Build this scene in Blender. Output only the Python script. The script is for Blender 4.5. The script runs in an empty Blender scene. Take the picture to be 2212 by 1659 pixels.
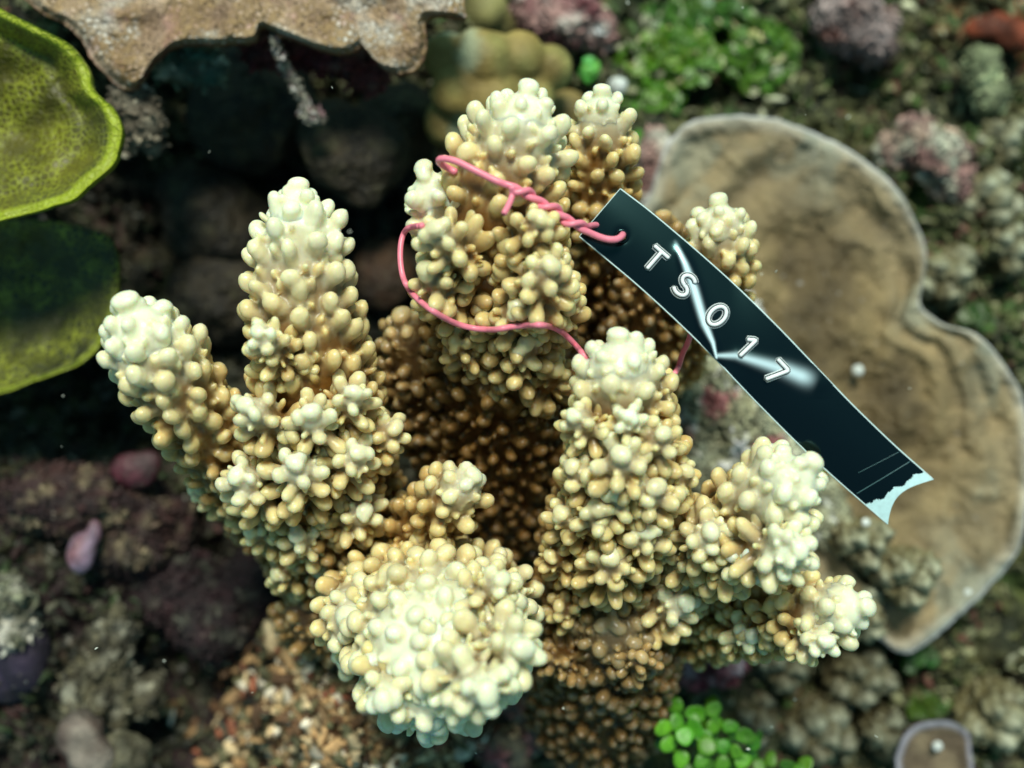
import bpy, math, random
import numpy as np
from mathutils import Vector, noise as mnoise
from mathutils.bvhtree import BVHTree
from mathutils.kdtree import KDTree

# 1 Blender unit = 1 cm.  Camera looks straight down on the reef (+Z is towards the surface).
rng = np.random.default_rng(7); random.seed(7)
scene = bpy.context.scene
scene.unit_settings.system = 'METRIC'; scene.unit_settings.scale_length = 0.01
COL = scene.collection
R = math.radians

# ------------------------------------------------------------------ camera, light, exposure
CAMZ = 36.0
cam_d = bpy.data.cameras.new('camera'); cam = bpy.data.objects.new('camera', cam_d); COL.objects.link(cam)
cam.location = (0, 0, CAMZ); cam_d.sensor_width = 36; cam_d.lens = 36 * CAMZ / 28.16
cam_d.clip_start = 1; cam_d.clip_end = 2000
cam_d.dof.use_dof = True; cam_d.dof.focus_distance = CAMZ - 1.6; cam_d.dof.aperture_fstop = cam_d.lens / 1000 / 0.9
scene.camera = cam

SUN_AZ, SUN_EL = 90, 58          # from the top of the picture
world = bpy.data.worlds.new('World'); scene.world = world; world.use_nodes = True
wn = world.node_tree; wn.nodes.clear()
wo = wn.nodes.new('ShaderNodeOutputWorld'); bg = wn.nodes.new('ShaderNodeBackground')
sky = wn.nodes.new('ShaderNodeTexSky'); sky.sky_type = 'NISHITA'; sky.sun_disc = False
sky.sun_elevation = R(SUN_EL); sky.sun_rotation = R(90 - SUN_AZ)
tint = wn.nodes.new('ShaderNodeMix'); tint.data_type = 'RGBA'; tint.blend_type = 'MULTIPLY'
tint.inputs[0].default_value = 1; tint.inputs[7].default_value = (0.54, 1.0, 0.80, 1)   # daylight filtered by sea water
wn.links.new(sky.outputs[0], tint.inputs[6]); wn.links.new(tint.outputs[2], bg.inputs[0])
bg.inputs[1].default_value = 0.105
wn.links.new(bg.outputs[0], wo.inputs[0])

sd = bpy.data.lights.new('sun', 'SUN'); sd.energy = 3.9; sd.angle = R(16); sd.color = (1.0, 0.985, 0.855)
sun = bpy.data.objects.new('sun', sd); COL.objects.link(sun)
sdir = Vector((math.cos(R(SUN_EL)) * math.cos(R(SUN_AZ)), math.cos(R(SUN_EL)) * math.sin(R(SUN_AZ)), math.sin(R(SUN_EL))))
sun.rotation_euler = sdir.to_track_quat('Z', 'Y').to_euler(); sun.location = sdir * 60
scene.view_settings.view_transform = 'Standard'; scene.view_settings.look = 'None'
scene.view_settings.exposure = 0.0; scene.view_settings.gamma = 1
scene.render.film_transparent = False
scene.cycles.use_denoising = True

# ------------------------------------------------------------------ helpers
K = 28.16 / 2212
def W(u, v, z=0.0):
    """a point on the reef given where it is seen and its height z"""
    s = (CAMZ - z) / CAMZ
    return np.array([(u - 1106) * K * s, (829.5 - v) * K * s, z])

def h3(ix, iy, iz, seed):
    n = (ix.astype(np.int64) * 374761393 + iy.astype(np.int64) * 668265263 + iz.astype(np.int64) * 2147483647 + seed * 1274126177) & 0xFFFFFFFF
    n = ((n ^ (n >> 13)) * 1274126177) & 0xFFFFFFFF
    n = ((n ^ (n >> 16)) * 2246822519) & 0xFFFFFFFF
    return ((n ^ (n >> 15)) & 0xFFFFFF) / float(0xFFFFFF)
def vn(P, sc=1.0, seed=0):
    """value noise, -1..1, P (n,3)"""
    Q = np.asarray(P, float) * sc + 1000.5
    i = np.floor(Q); f = Q - i; f = f * f * f * (f * (f * 6 - 15) + 10); i = i.astype(np.int64)
    r = 0
    for dx in (0, 1):
        for dy in (0, 1):
            for dz in (0, 1):
                w = (f[:, 0] if dx else 1 - f[:, 0]) * (f[:, 1] if dy else 1 - f[:, 1]) * (f[:, 2] if dz else 1 - f[:, 2])
                r = r + w * h3(i[:, 0] + dx, i[:, 1] + dy, i[:, 2] + dz, seed)
    return r * 2 - 1
def fbm(P, sc=1.0, o=4, seed=0, g=0.5):
    r = 0; a = 1; t = 0
    for k in range(o):
        r = r + a * vn(P, sc * 2.03 ** k, seed + 17 * k); t += a; a *= g
    return r / t
def sm(a, b, x):
    t = np.clip((x - a) / (b - a), 0, 1); return t * t * (3 - 2 * t)
def mixc(a, b, t):
    a = np.asarray(a, float); b = np.asarray(b, float); t = np.asarray(t)[..., None]
    return a * (1 - t) + b * t
def nrm(a):
    a = np.asarray(a, float); return a / (np.linalg.norm(a, axis=-1, keepdims=True) + 1e-12)

class MB:
    """collects quads / tris with a colour per vertex and links them as one mesh object"""
    def __init__(s): s.v = []; s.q = []; s.t = []; s.c = []; s.n = 0
    def add(s, V, Q=None, T=None, C=(.5, .5, .5)):
        V = np.asarray(V, float).reshape(-1, 3); m = len(V)
        C = np.asarray(C, float)
        if C.ndim == 1: C = np.tile(C, (m, 1))
        s.v.append(V); s.c.append(C)
        if Q is not None and len(Q): s.q.append(np.asarray(Q, np.int64) + s.n)
        if T is not None and len(T): s.t.append(np.asarray(T, np.int64) + s.n)
        s.n += m
    def build(s, name, m, parent=None, smooth=True):
        V = np.concatenate(s.v); C = np.concatenate(s.c)
        q = np.concatenate(s.q) if s.q else np.zeros((0, 4), np.int64)
        t = np.concatenate(s.t) if s.t else np.zeros((0, 3), np.int64)
        off = np.array(parent['org'], float) if parent is not None and 'org' in parent else np.zeros(3)
        me = bpy.data.meshes.new(name)
        me.vertices.add(len(V)); me.vertices.foreach_set('co', (V - off).ravel().astype(np.float32))
        nl = q.size + t.size; me.loops.add(nl)
        me.loops.foreach_set('vertex_index', np.concatenate([q.ravel(), t.ravel()]).astype(np.int32))
        me.polygons.add(len(q) + len(t))
        me.polygons.foreach_set('loop_start', np.concatenate([np.arange(len(q)) * 4, q.size + np.arange(len(t)) * 3]).astype(np.int32))
        me.update(calc_edges=True); me.validate()
        if smooth: me.polygons.foreach_set('use_smooth', np.ones(len(me.polygons), bool))
        a = me.color_attributes.new('tone', 'FLOAT_COLOR', 'POINT')
        a.data.foreach_set('color', np.concatenate([C, np.ones((len(C), 1))], 1).ravel().astype(np.float32))
        me.materials.append(m)
        o = bpy.data.objects.new(name, me); COL.objects.link(o)
        if parent is not None: o.parent = parent
        return o

def fuse(mb, name, m, parent, voxel, its, cs=2):
    """melt the overlapping pieces of a part into one continuous skin, keeping their colours"""
    V0 = np.concatenate(mb.v); C0 = np.concatenate(mb.c)
    tmp = mb.build('tmp', m); md = tmp.modifiers.new('r', 'REMESH'); md.mode = 'VOXEL'; md.voxel_size = voxel; md.use_smooth_shade = True
    if its: ms = tmp.modifiers.new('s', 'SMOOTH'); ms.factor = .5; ms.iterations = its
    dg = bpy.context.evaluated_depsgraph_get(); me = bpy.data.meshes.new_from_object(tmp.evaluated_get(dg), depsgraph=dg)
    old = tmp.data; bpy.data.objects.remove(tmp); bpy.data.meshes.remove(old)
    n = len(me.vertices); a = np.empty(n * 3, np.float32); me.vertices.foreach_get('co', a); a = a.reshape(-1, 3)
    kd = KDTree(len(V0))
    for i, p in enumerate(V0.tolist()): kd.insert(p, i)
    kd.balance(); f = kd.find; idx = np.fromiter((f(p)[1] for p in a.tolist()), np.int64, n); C = C0[idx]
    ne = len(me.edges); e = np.empty(ne * 2, np.int32); me.edges.foreach_get('vertices', e); e = e.reshape(-1, 2)
    deg = np.bincount(e.ravel(), minlength=n) + 1
    for _ in range(cs): C = np.stack([(C[:, k] + np.bincount(e[:, 0], C[e[:, 1], k], n) + np.bincount(e[:, 1], C[e[:, 0], k], n)) / deg for k in range(3)], -1)
    off = np.array(parent['org'], float) if parent is not None and 'org' in parent else np.zeros(3)
    me.vertices.foreach_set('co', (a - off).ravel().astype(np.float32)); me.update()
    for k in list(me.color_attributes): me.color_attributes.remove(k)
    at = me.color_attributes.new('tone', 'FLOAT_COLOR', 'POINT'); at.data.foreach_set('color', np.concatenate([C, np.ones((n, 1))], 1).ravel().astype(np.float32))
    me.materials.clear(); me.materials.append(m); me.polygons.foreach_set('use_smooth', np.ones(len(me.polygons), bool))
    me.name = name; o = bpy.data.objects.new(name, me); COL.objects.link(o)
    if parent is not None: o.parent = parent
    return o

def tag(o, label=None, cat=None, group=None, kind=None):
    if label: o['label'] = label
    if cat: o['category'] = cat
    if group: o['group'] = group
    if kind: o['kind'] = kind
    return o
def empty(name, loc, label, cat, group=None):
    o = bpy.data.objects.new(name, None); COL.objects.link(o); o.location = loc; o.empty_display_size = 1
    o['org'] = [float(x) for x in loc]
    return tag(o, label, cat, group)
def recenter(o):
    """put a one-mesh thing's origin at its base"""
    me = o.data; n = len(me.vertices); a = np.empty(n * 3, np.float32); me.vertices.foreach_get('co', a); a = a.reshape(-1, 3)
    c = np.array([a[:, 0].mean(), a[:, 1].mean(), a[:, 2].min()]); me.vertices.foreach_set('co', (a - c).ravel()); o.location = c
    return o

def gridquads(nr, nc, wrap=True):
    i = np.arange(nr - 1)[:, None]; j = np.arange(nc if wrap else nc - 1)[None, :]; k = (j + 1) % nc
    return np.stack([i * nc + j + 0 * k, i * nc + k, (i + 1) * nc + k, (i + 1) * nc + j + 0 * k], -1).reshape(-1, 4)

# ------------------------------------------------------------------ materials
def mat(name, rough=.6, sss=0, rad=(.25, .12, .05), var=.25, vscale=1.5, bumps=((6, .3, .08),), cell=None, spec=.5, speck=None, coat=0, fine=0):
    m = bpy.data.materials.new(name); m.use_nodes = True; nt = m.node_tree; N = nt.nodes; L = nt.links
    b = N['Principled BSDF']; at = N.new('ShaderNodeAttribute'); at.attribute_name = 'tone'
    geo = N.new('ShaderNodeNewGeometry')
    n1 = N.new('ShaderNodeTexNoise'); n1.inputs['Scale'].default_value = vscale; n1.inputs['Detail'].default_value = 6
    L.new(geo.outputs['Position'], n1.inputs['Vector'])
    mr = N.new('ShaderNodeMapRange'); mr.inputs[1].default_value = .3; mr.inputs[2].default_value = .7
    mr.inputs[3].default_value = 1 - var; mr.inputs[4].default_value = 1 + var; L.new(n1.outputs[0], mr.inputs[0])
    mx = N.new('ShaderNodeMix'); mx.data_type = 'RGBA'; mx.blend_type = 'MULTIPLY'; mx.inputs[0].default_value = 1
    L.new(at.outputs['Color'], mx.inputs[6]); L.new(mr.outputs[0], mx.inputs[7]); col = mx.outputs[2]
    prev = None
    if cell:      # (scale, line colour, line width, amount, bump): honeycomb of polyp cups
        vo = N.new('ShaderNodeTexVoronoi'); vo.feature = 'DISTANCE_TO_EDGE'; vo.inputs['Scale'].default_value = cell[0]
        wn_ = N.new('ShaderNodeTexNoise'); wn_.inputs['Scale'].default_value = cell[0] * .7
        va = N.new('ShaderNodeVectorMath'); va.operation = 'SCALE'; va.inputs['Scale'].default_value = .15 / cell[0]
        vb = N.new('ShaderNodeVectorMath'); vb.operation = 'ADD'
        L.new(geo.outputs['Position'], wn_.inputs['Vector']); L.new(wn_.outputs['Color'], va.inputs[0]); L.new(va.outputs[0], vb.inputs[0]); L.new(geo.outputs['Position'], vb.inputs[1])
        L.new(vb.outputs[0], vo.inputs['Vector'])
        r2 = N.new('ShaderNodeMapRange'); r2.interpolation_type = 'SMOOTHSTEP'
        r2.inputs[1].default_value = cell[2] * .35; r2.inputs[2].default_value = cell[2] * 1.6; r2.inputs[3].default_value = cell[3]; r2.inputs[4].default_value = 0
        L.new(vo.outputs['Distance'], r2.inputs[0])
        ns = N.new('ShaderNodeTexNoise'); ns.inputs['Scale'].default_value = .8; L.new(geo.outputs['Position'], ns.inputs['Vector'])
        r3 = N.new('ShaderNodeMapRange'); r3.inputs[1].default_value = .36; r3.inputs[2].default_value = .58; L.new(ns.outputs[0], r3.inputs[0])
        mm = N.new('ShaderNodeMath'); mm.operation = 'MULTIPLY'; L.new(r2.outputs[0], mm.inputs[0]); L.new(r3.outputs[0], mm.inputs[1])
        m2 = N.new('ShaderNodeMix'); m2.data_type = 'RGBA'; L.new(mm.outputs[0], m2.inputs[0]); L.new(col, m2.inputs[6]); m2.inputs[7].default_value = (*cell[1], 1)
        col = m2.outputs[2]
        bp = N.new('ShaderNodeBump'); bp.inputs['Strength'].default_value = 1; bp.inputs['Distance'].default_value = cell[4]
        L.new(r2.outputs[0], bp.inputs['Height']); prev = bp
    if speck:     # (scale, colour, threshold)
        n5 = N.new('ShaderNodeTexNoise'); n5.inputs['Scale'].default_value = speck[0]; n5.inputs['Detail'].default_value = 3
        L.new(geo.outputs['Position'], n5.inputs['Vector'])
        r5 = N.new('ShaderNodeMapRange'); r5.inputs[1].default_value = speck[2]; r5.inputs[2].default_value = speck[2] + .06; L.new(n5.outputs[0], r5.inputs[0])
        m5 = N.new('ShaderNodeMix'); m5.data_type = 'RGBA'; L.new(r5.outputs[0], m5.inputs[0]); L.new(col, m5.inputs[6]); m5.inputs[7].default_value = (*speck[1], 1)
        col = m5.outputs[2]
    for (s, st, d) in bumps:
        nb = N.new('ShaderNodeTexNoise'); nb.inputs['Scale'].default_value = s; nb.inputs['Detail'].default_value = 5
        L.new(geo.outputs['Position'], nb.inputs['Vector'])
        bp = N.new('ShaderNodeBump'); bp.inputs['Strength'].default_value = st; bp.inputs['Distance'].default_value = d
        L.new(nb.outputs[0], bp.inputs['Height'])
        if prev: L.new(prev.outputs[0], bp.inputs['Normal'])
        prev = bp
    if prev: L.new(prev.outputs[0], b.inputs['Normal'])
    L.new(col, b.inputs['Base Color'])
    b.inputs['Roughness'].default_value = rough; b.inputs['Specular IOR Level'].default_value = spec
    if coat: b.inputs['Coat Weight'].default_value = coat; b.inputs['Coat Roughness'].default_value = .12
    if sss:
        b.inputs['Subsurface Weight'].default_value = sss; b.inputs['Subsurface Radius'].default_value = rad; b.inputs['Subsurface Scale'].default_value = 1.0
    return m

M = dict(
    coral=mat('coral_tissue', .29, .9, (.36, .23, .11), var=.10, vscale=2.5, bumps=((14, .35, .03),), spec=.45),
    dimcoral=mat('dim_coral_tissue', .55, 0, var=.2, vscale=2, bumps=((10, .5, .05),)),
    green=mat('green_plate_tissue', .5, 0, var=.18, vscale=.9, bumps=((12, .4, .03), (1.2, .5, .3)), cell=(5.0, (.30, .33, .025), .11, .7, .03)),
    tanplate=mat('tan_plate_tissue', .55, 0, var=.22, vscale=.8, bumps=((10, .7, .06), (2, .8, .35)), cell=(5.2, (.30, .19, .08), .18, .95, .12)),
    bigplate=mat('brown_plate_tissue', .6, 0, var=.30, vscale=.7, bumps=((18, 1, .06), (7, .8, .12), (1.4, .35, .2)), speck=(3.2, (.36, .34, .30), .69)),
    lobes=mat('lobed_coral_tissue', .6, 0, var=.25, vscale=1, bumps=((9, .5, .06), (2, .4, .2)), cell=(9, (.14, .11, .03), .12, .5, .03)),
    rock=mat('reef_rock', .75, 0, var=.55, vscale=1.3, bumps=((5, .8, .12), (16, .8, .05)), speck=(5, (.30, .26, .20), .68)),
    rubble=mat('coral_rubble', .7, 0, var=.35, vscale=4, bumps=((9, .7, .08),)),
    dark=mat('dark_dome_tissue', .65, 0, var=.45, vscale=1.6, bumps=((11, .9, .08), (3, .8, .3)), speck=(8, (.075, .062, .03), .60)),
    algae=mat('green_algae_blade', .42, .12, (.05, .12, .02), var=.2, vscale=6, bumps=((12, .5, .03),), speck=(14, (.03, .12, .015), .62)),
    turf=mat('turf_algae', .7, 0, var=.3, vscale=5, bumps=((14, .5, .03),)),
    sponge=mat('smooth_sponge', .5, .2, (.1, .06, .06), var=.45, vscale=3, bumps=((4, .6, .12), (14, .7, .05),), speck=(7, (.10, .08, .06), .63)),
)

# ------------------------------------------------------------------ coral branches
SEG = 12
PROF = np.array([(-.30, .90), (-.06, .96), (.10, .92), (.26, .89), (.43, .95), (.60, 1.0), (.765, .91), (.883, .71), (.956, .455), (.991, .21), (1.0, .0)])
palef = lambda q, L: .80 * np.exp(-(q / L) ** 1.3) + .20 * np.exp(-q / (2.6 * L))
BROWN = np.array((.19, .085, .016)); CREAM = np.array((.54, .355, .125)); PALE = np.array((.76, .60, .275)); WHITE = np.array((.82, .83, .62))

def knobs(mb, P, D, rad, ln, pale, bend=None, dim=1.0, seg=SEG, cols=None, skirt=True):
    """egg-shaped corallites, P base points, D directions"""
    n = len(P)
    if n == 0: return
    brown, cream, pale_c, white = cols if cols else (BROWN, CREAM, PALE, WHITE)
    prof = PROF if seg >= 10 else PROF[[0, 2, 5, 7, 8, 10]]
    D = nrm(D); a = np.where(np.abs(D[:, 2:3]) < .9, np.array([[0, 0, 1.]]), np.array([[1., 0, 0]]))
    X = nrm(np.cross(a, D)); Y = np.cross(D, X)
    th = np.arange(seg) * 2 * math.pi / seg
    el = rng.uniform(.86, 1.12, n); ph = rng.uniform(0, 6.28, n)
    hh = prof[:, 0]; rr = prof[:, 1] if skirt else np.minimum(prof[:, 1], np.interp(prof[:, 0], [-.3, 0, .3, 1], [.35, .8, 1, 1]))
    rr_k = rr[None, :] * (1 + rng.normal(0, .05, (n, len(rr))))
    Rr = rad[:, None, None] * rr_k[:, :, None] * (1 + .10 * np.cos(2 * th[None, None, :] + ph[:, None, None]) * (el[:, None, None]))
    cx = np.cos(th)[None, None, :] * Rr; sy = np.sin(th)[None, None, :] * Rr
    V = P[:, None, None, :] + D[:, None, None, :] * (ln[:, None] * hh[None, :])[:, :, None, None] + X[:, None, None, :] * cx[..., None] + Y[:, None, None, :] * sy[..., None]
    if bend is not None:
        V = V + bend[:, None, None, :] * (np.clip(hh, 0, 1) ** 2)[None, :, None, None]
    t = np.clip(hh, 0, 1)[None, :]
    pl = np.clip(pale, 0, 1)[:, None]
    body = mixc(cream, pale_c, sm(.0, .6, pl)); body = mixc(body, white, sm(.35, 1.12, pl) * np.ones_like(t))
    base = mixc(brown, mixc(cream, white, np.clip(pl * 1.1 - .1, 0, 1)), sm(.28, 1.0, pl))
    g_ = sm(-.05, .78, t) ** .8; C = body * g_[..., None] + base * (1 - g_)[..., None]
    pore = sm(.975, .999, t) * .5 * (1 - .5 * pl)
    C = C * (1 - pore[..., None]) + np.array((.62, .66, .56)) * pore[..., None]
    C = C * (1 + rng.normal(0, .05, (n, 1, 1))) * (dim if np.ndim(dim) == 0 else np.asarray(dim)[:, None, :])
    C = np.repeat(C[:, :, None, :], seg, 2)
    q1 = gridquads(len(prof), seg); nv = len(prof) * seg
    Q = (q1[None] + (np.arange(n) * nv)[:, None, None]).reshape(-1, 4)
    mb.add(V.reshape(-1, 3), Q, C=C.reshape(-1, 3))

def curve(pts, n):
    """Catmull-Rom through pts (k,m)"""
    p = np.asarray(pts, float); p = np.vstack([2 * p[0] - p[1], p, 2 * p[-1] - p[-2]])
    k = len(p) - 3; t = np.linspace(0, k - 1e-6, n); i = t.astype(int); f = (t - i)[:, None]
    a, b, c, d = p[i], p[i + 1], p[i + 2], p[i + 3]
    return .5 * (2 * b + (c - a) * f + (2 * a - 5 * b + 4 * c - d) * f ** 2 + (3 * b - a - 3 * c + d) * f ** 3)

def frames(A):
    T = nrm(np.gradient(A, axis=0)); up = np.array([.31, .2, .93]); N = []
    n = nrm(up - T[0] * (T[0] @ up))
    for t in T:
        n = nrm(n - t * (t @ n)); N.append(n)
    N = np.array(N); return T, N, np.cross(T, N)

class Branch:
    def __init__(s, pts):
        # pts: (u, v, z, radius) from tip to base
        p = np.array([np.append(W(u, v, z), r) for u, v, z, r in pts])
        L = np.linalg.norm(np.diff(p[:, :3], axis=0), axis=1).sum()
        n = max(12, int(L / .12)); c = curve(p, n)
        s.A = c[:, :3]; s.r = np.maximum(c[:, 3], .05)
        s.s = np.concatenate([[0], np.cumsum(np.linalg.norm(np.diff(s.A, axis=0), axis=1))]); s.L = s.s[-1]
        s.T, s.N, s.B = frames(s.A)      # T points from tip to base
    def at(s, q):
        f = lambda a: np.stack([np.interp(q, s.s, a[:, k]) for k in range(a.shape[1])], -1)
        return f(s.A), nrm(f(s.T)), nrm(f(s.N)), nrm(f(s.B)), np.interp(q, s.s, s.r)

def tipround(q, r0):       # radius factor near the tip: a hemisphere
    x = np.clip(1 - q / r0, 0, 1); return np.sqrt(np.clip(1 - x * x, 0.0, 1))

def core(mb, br, pale_len, tip_pale, dim, cols, seg=36, qa=0, qb=None):
    brown, cream, pale_c, white = cols
    q = np.concatenate([np.linspace(0, 1, 8) ** 2 * br.r[0], np.arange(br.r[0] + .12, br.L, .14)]); q = q[(q >= qa) & (q <= (qb or 1e9))]; q = np.concatenate([q[:1], q, q[-1:]])
    A, T, N, B, r = br.at(q); r = r * tipround(q, br.r[0] * 1.0); r[0] = 0; r[-1] = 0
    th = np.arange(seg) * 2 * math.pi / seg
    V = A[:, None] + r[:, None, None] * (np.cos(th)[None, :, None] * N[:, None] + np.sin(th)[None, :, None] * B[:, None])
    V = V.reshape(-1, 3); V = V + .10 * vn(V, 1.6, 3)[:, None] * nrm(V - np.repeat(A, seg, 0)) * np.minimum(1, np.repeat(r, seg))[:, None]
    pl = np.repeat(palef(q, pale_len) * tip_pale, seg)
    C = mixc(brown, mixc(cream, white, np.clip(pl * 1.15 - .1, 0, 1)), sm(.28, 1.0, pl)) * (dim if np.ndim(dim) == 0 and not callable(dim) else np.repeat(dim(q), seg, 0)) * (1 + .12 * vn(V, 3, 5))[:, None]
    mb.add(V, gridquads(len(q), seg), C=C)

def scatter(br, dmin, tries, q0=0, q1=None, exist=None, avoid=()):
    q1 = q1 or br.L; pts = [] if exist is None else list(exist); out = []
    cells = {}
    def key(p): return (int(p[0] // dmin), int(p[1] // dmin), int(p[2] // dmin))
    for p in pts: cells.setdefault(key(p), []).append(p)
    q = rng.uniform(q0, q1, tries); th = rng.uniform(0, 2 * math.pi, tries)
    A, T, N, B, r = br.at(q); keep = rng.uniform(0, 1, tries) < np.maximum(r / br.r.max(), (q < 1.2)); r = r * np.maximum(.05, tipround(q, br.r[0]))
    dirn = np.cos(th)[:, None] * N + np.sin(th)[:, None] * B; P = A + dirn * r[:, None]
    for c_, R_ in avoid: keep &= np.linalg.norm(P - c_, axis=1) > R_
    for k in np.nonzero(keep)[0]:
        p = P[k]; c = key(p); ok = True
        for dx in (-1, 0, 1):
            for dy in (-1, 0, 1):
                for dz in (-1, 0, 1):
                    for o in cells.get((c[0] + dx, c[1] + dy, c[2] + dz), ()):
                        if (p[0] - o[0]) ** 2 + (p[1] - o[1]) ** 2 + (p[2] - o[2]) ** 2 < dmin * dmin: ok = False; break
                    if not ok: break
                if not ok: break
            if not ok: break
        if ok: cells.setdefault(c, []).append(p); out.append(k)
    out = np.array(out, int)
    return q[out], P[out], dirn[out], T[out], r[out]

def grow(name, br, parent, ks=1.0, pale_len=1.6, tip_pale=1.0, dim=1.0, tipname='branch_tip', seg=SEG, cols=None, m=None, bulb=1.0, spacing=1.0, lmul=1.0, old=None, tilt=.62, avoid=(), floor=0):  # old: span over which the base browns and its painted shade sets in
    """one branch with its corallites; the pale growing tip is a part of its own"""
    cols = cols or (BROWN, CREAM, PALE, WHITE); m = m or M['coral']
    OLD_SHADED = np.array((.40, .33, .26))   # browner pigment towards the base, darkened further to paint in its shade
    age_shade = lambda q: mixc((1, 1, 1), OLD_SHADED, sm(old[0], old[1], q)) * dim if old else None
    r0 = br.r[0]; qt = max(r0 * 1.7, .8)
    mb = MB(); core(mb, br, pale_len, tip_pale, age_shade if old else dim, cols, 36 if seg >= 10 else 18, qt - .35 if tipname else 0)
    tb = MB() if tipname else mb
    if tipname: core(tb, br, pale_len, tip_pale, age_shade if old else dim, cols, 36, 0, qt)
    area = 2 * math.pi * br.r.mean() * br.L
    d1 = .535 * ks * spacing
    q, P, n, T, r = scatter(br, d1, int(area / d1 ** 2 * 26) + 200, 0, avoid=avoid)
    q2, P2, n2, T2, r2 = scatter(br, .36 * ks * spacing, int(area / (.3 * ks) ** 2 * 4) + 30, .3 * ks, None, P, avoid=avoid)
    r0 = br.r[0]
    for (q, P, n, T, r, big) in ((q, P, n, T, r, 1), (q2, P2, n2, T2, r2, 0)):
        if len(q) == 0: continue
        k = len(q); near = np.clip(1 - q / (r0 * 1.9 + .4), 0, 1)
        al = (tilt + .65 * near + rng.normal(0, .16, k))
        D = n * np.cos(al)[:, None] - T * np.sin(al)[:, None] + rng.normal(0, .12, (k, 3))
        if big:
            rad = ks * rng.uniform(.213, .268, k) * (1 - .16 * near) * (1 - .16 * sm(3, 6, q)); ln = ks * lmul * rng.uniform(.50, .70, k) * (1 - .52 * near)
        else:
            rad = ks * rng.uniform(.085, .125, k); ln = ks * lmul * rng.uniform(.26, .42, k) * (1 - .3 * near)
        pale = np.maximum(floor, palef(q, pale_len) * tip_pale) + (.13 if big else .0) + rng.normal(0, .035, k)
        P = P - n * (.05 * ks) - D * (.10 * ks * near)[:, None]
        bend = -T * (ln * .18)[:, None]
        tipm = q < qt - .1
        for mbx, msk in ((tb, tipm), (mb, ~tipm)):
            if msk.any(): knobs(mbx, P[msk], D[msk], rad[msk], ln[msk], pale[msk], bend[msk], age_shade(q[msk]) if old else dim, seg, cols)
    # the axial polyp: one big round bulb at the very end
    b = bulb * max(.27 * ks, min(r0 * .55, .36))
    knobs(tb, br.A[:1] + br.T[:1] * b * .3, -br.T[:1], np.array([b]), np.array([b * 1.55]), np.array([min(1.1, tip_pale + .15)]), None, dim, 20 if seg >= 10 else 10, cols, False)
    o = fuse(mb, name, m, parent, (.050 if br.L * br.r.mean() < 12 else .056) * max(ks, .8) if seg >= 10 else .11, 3 if seg >= 10 else 2)
    if tipname:
        if parent is not None and 'org' in parent: o['org'] = parent['org']
        t = fuse(tb, tipname, m, o, .048 * max(ks, .8), 4)
    return o

base_pt = W(1050, 1150, -9.5)
colony = empty('finger_coral', base_pt, 'large cream and tan finger coral with white tips and pink wire tied round it', 'coral')
COLS = (BROWN, CREAM, PALE, WHITE)
DEEP = (np.array((.10, .050, .013)), np.array((.26, .155, .052)), np.array((.50, .36, .16)), np.array((.68, .58, .36)))  # brown palette of the low branches, darkened further to stand in for shade
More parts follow.
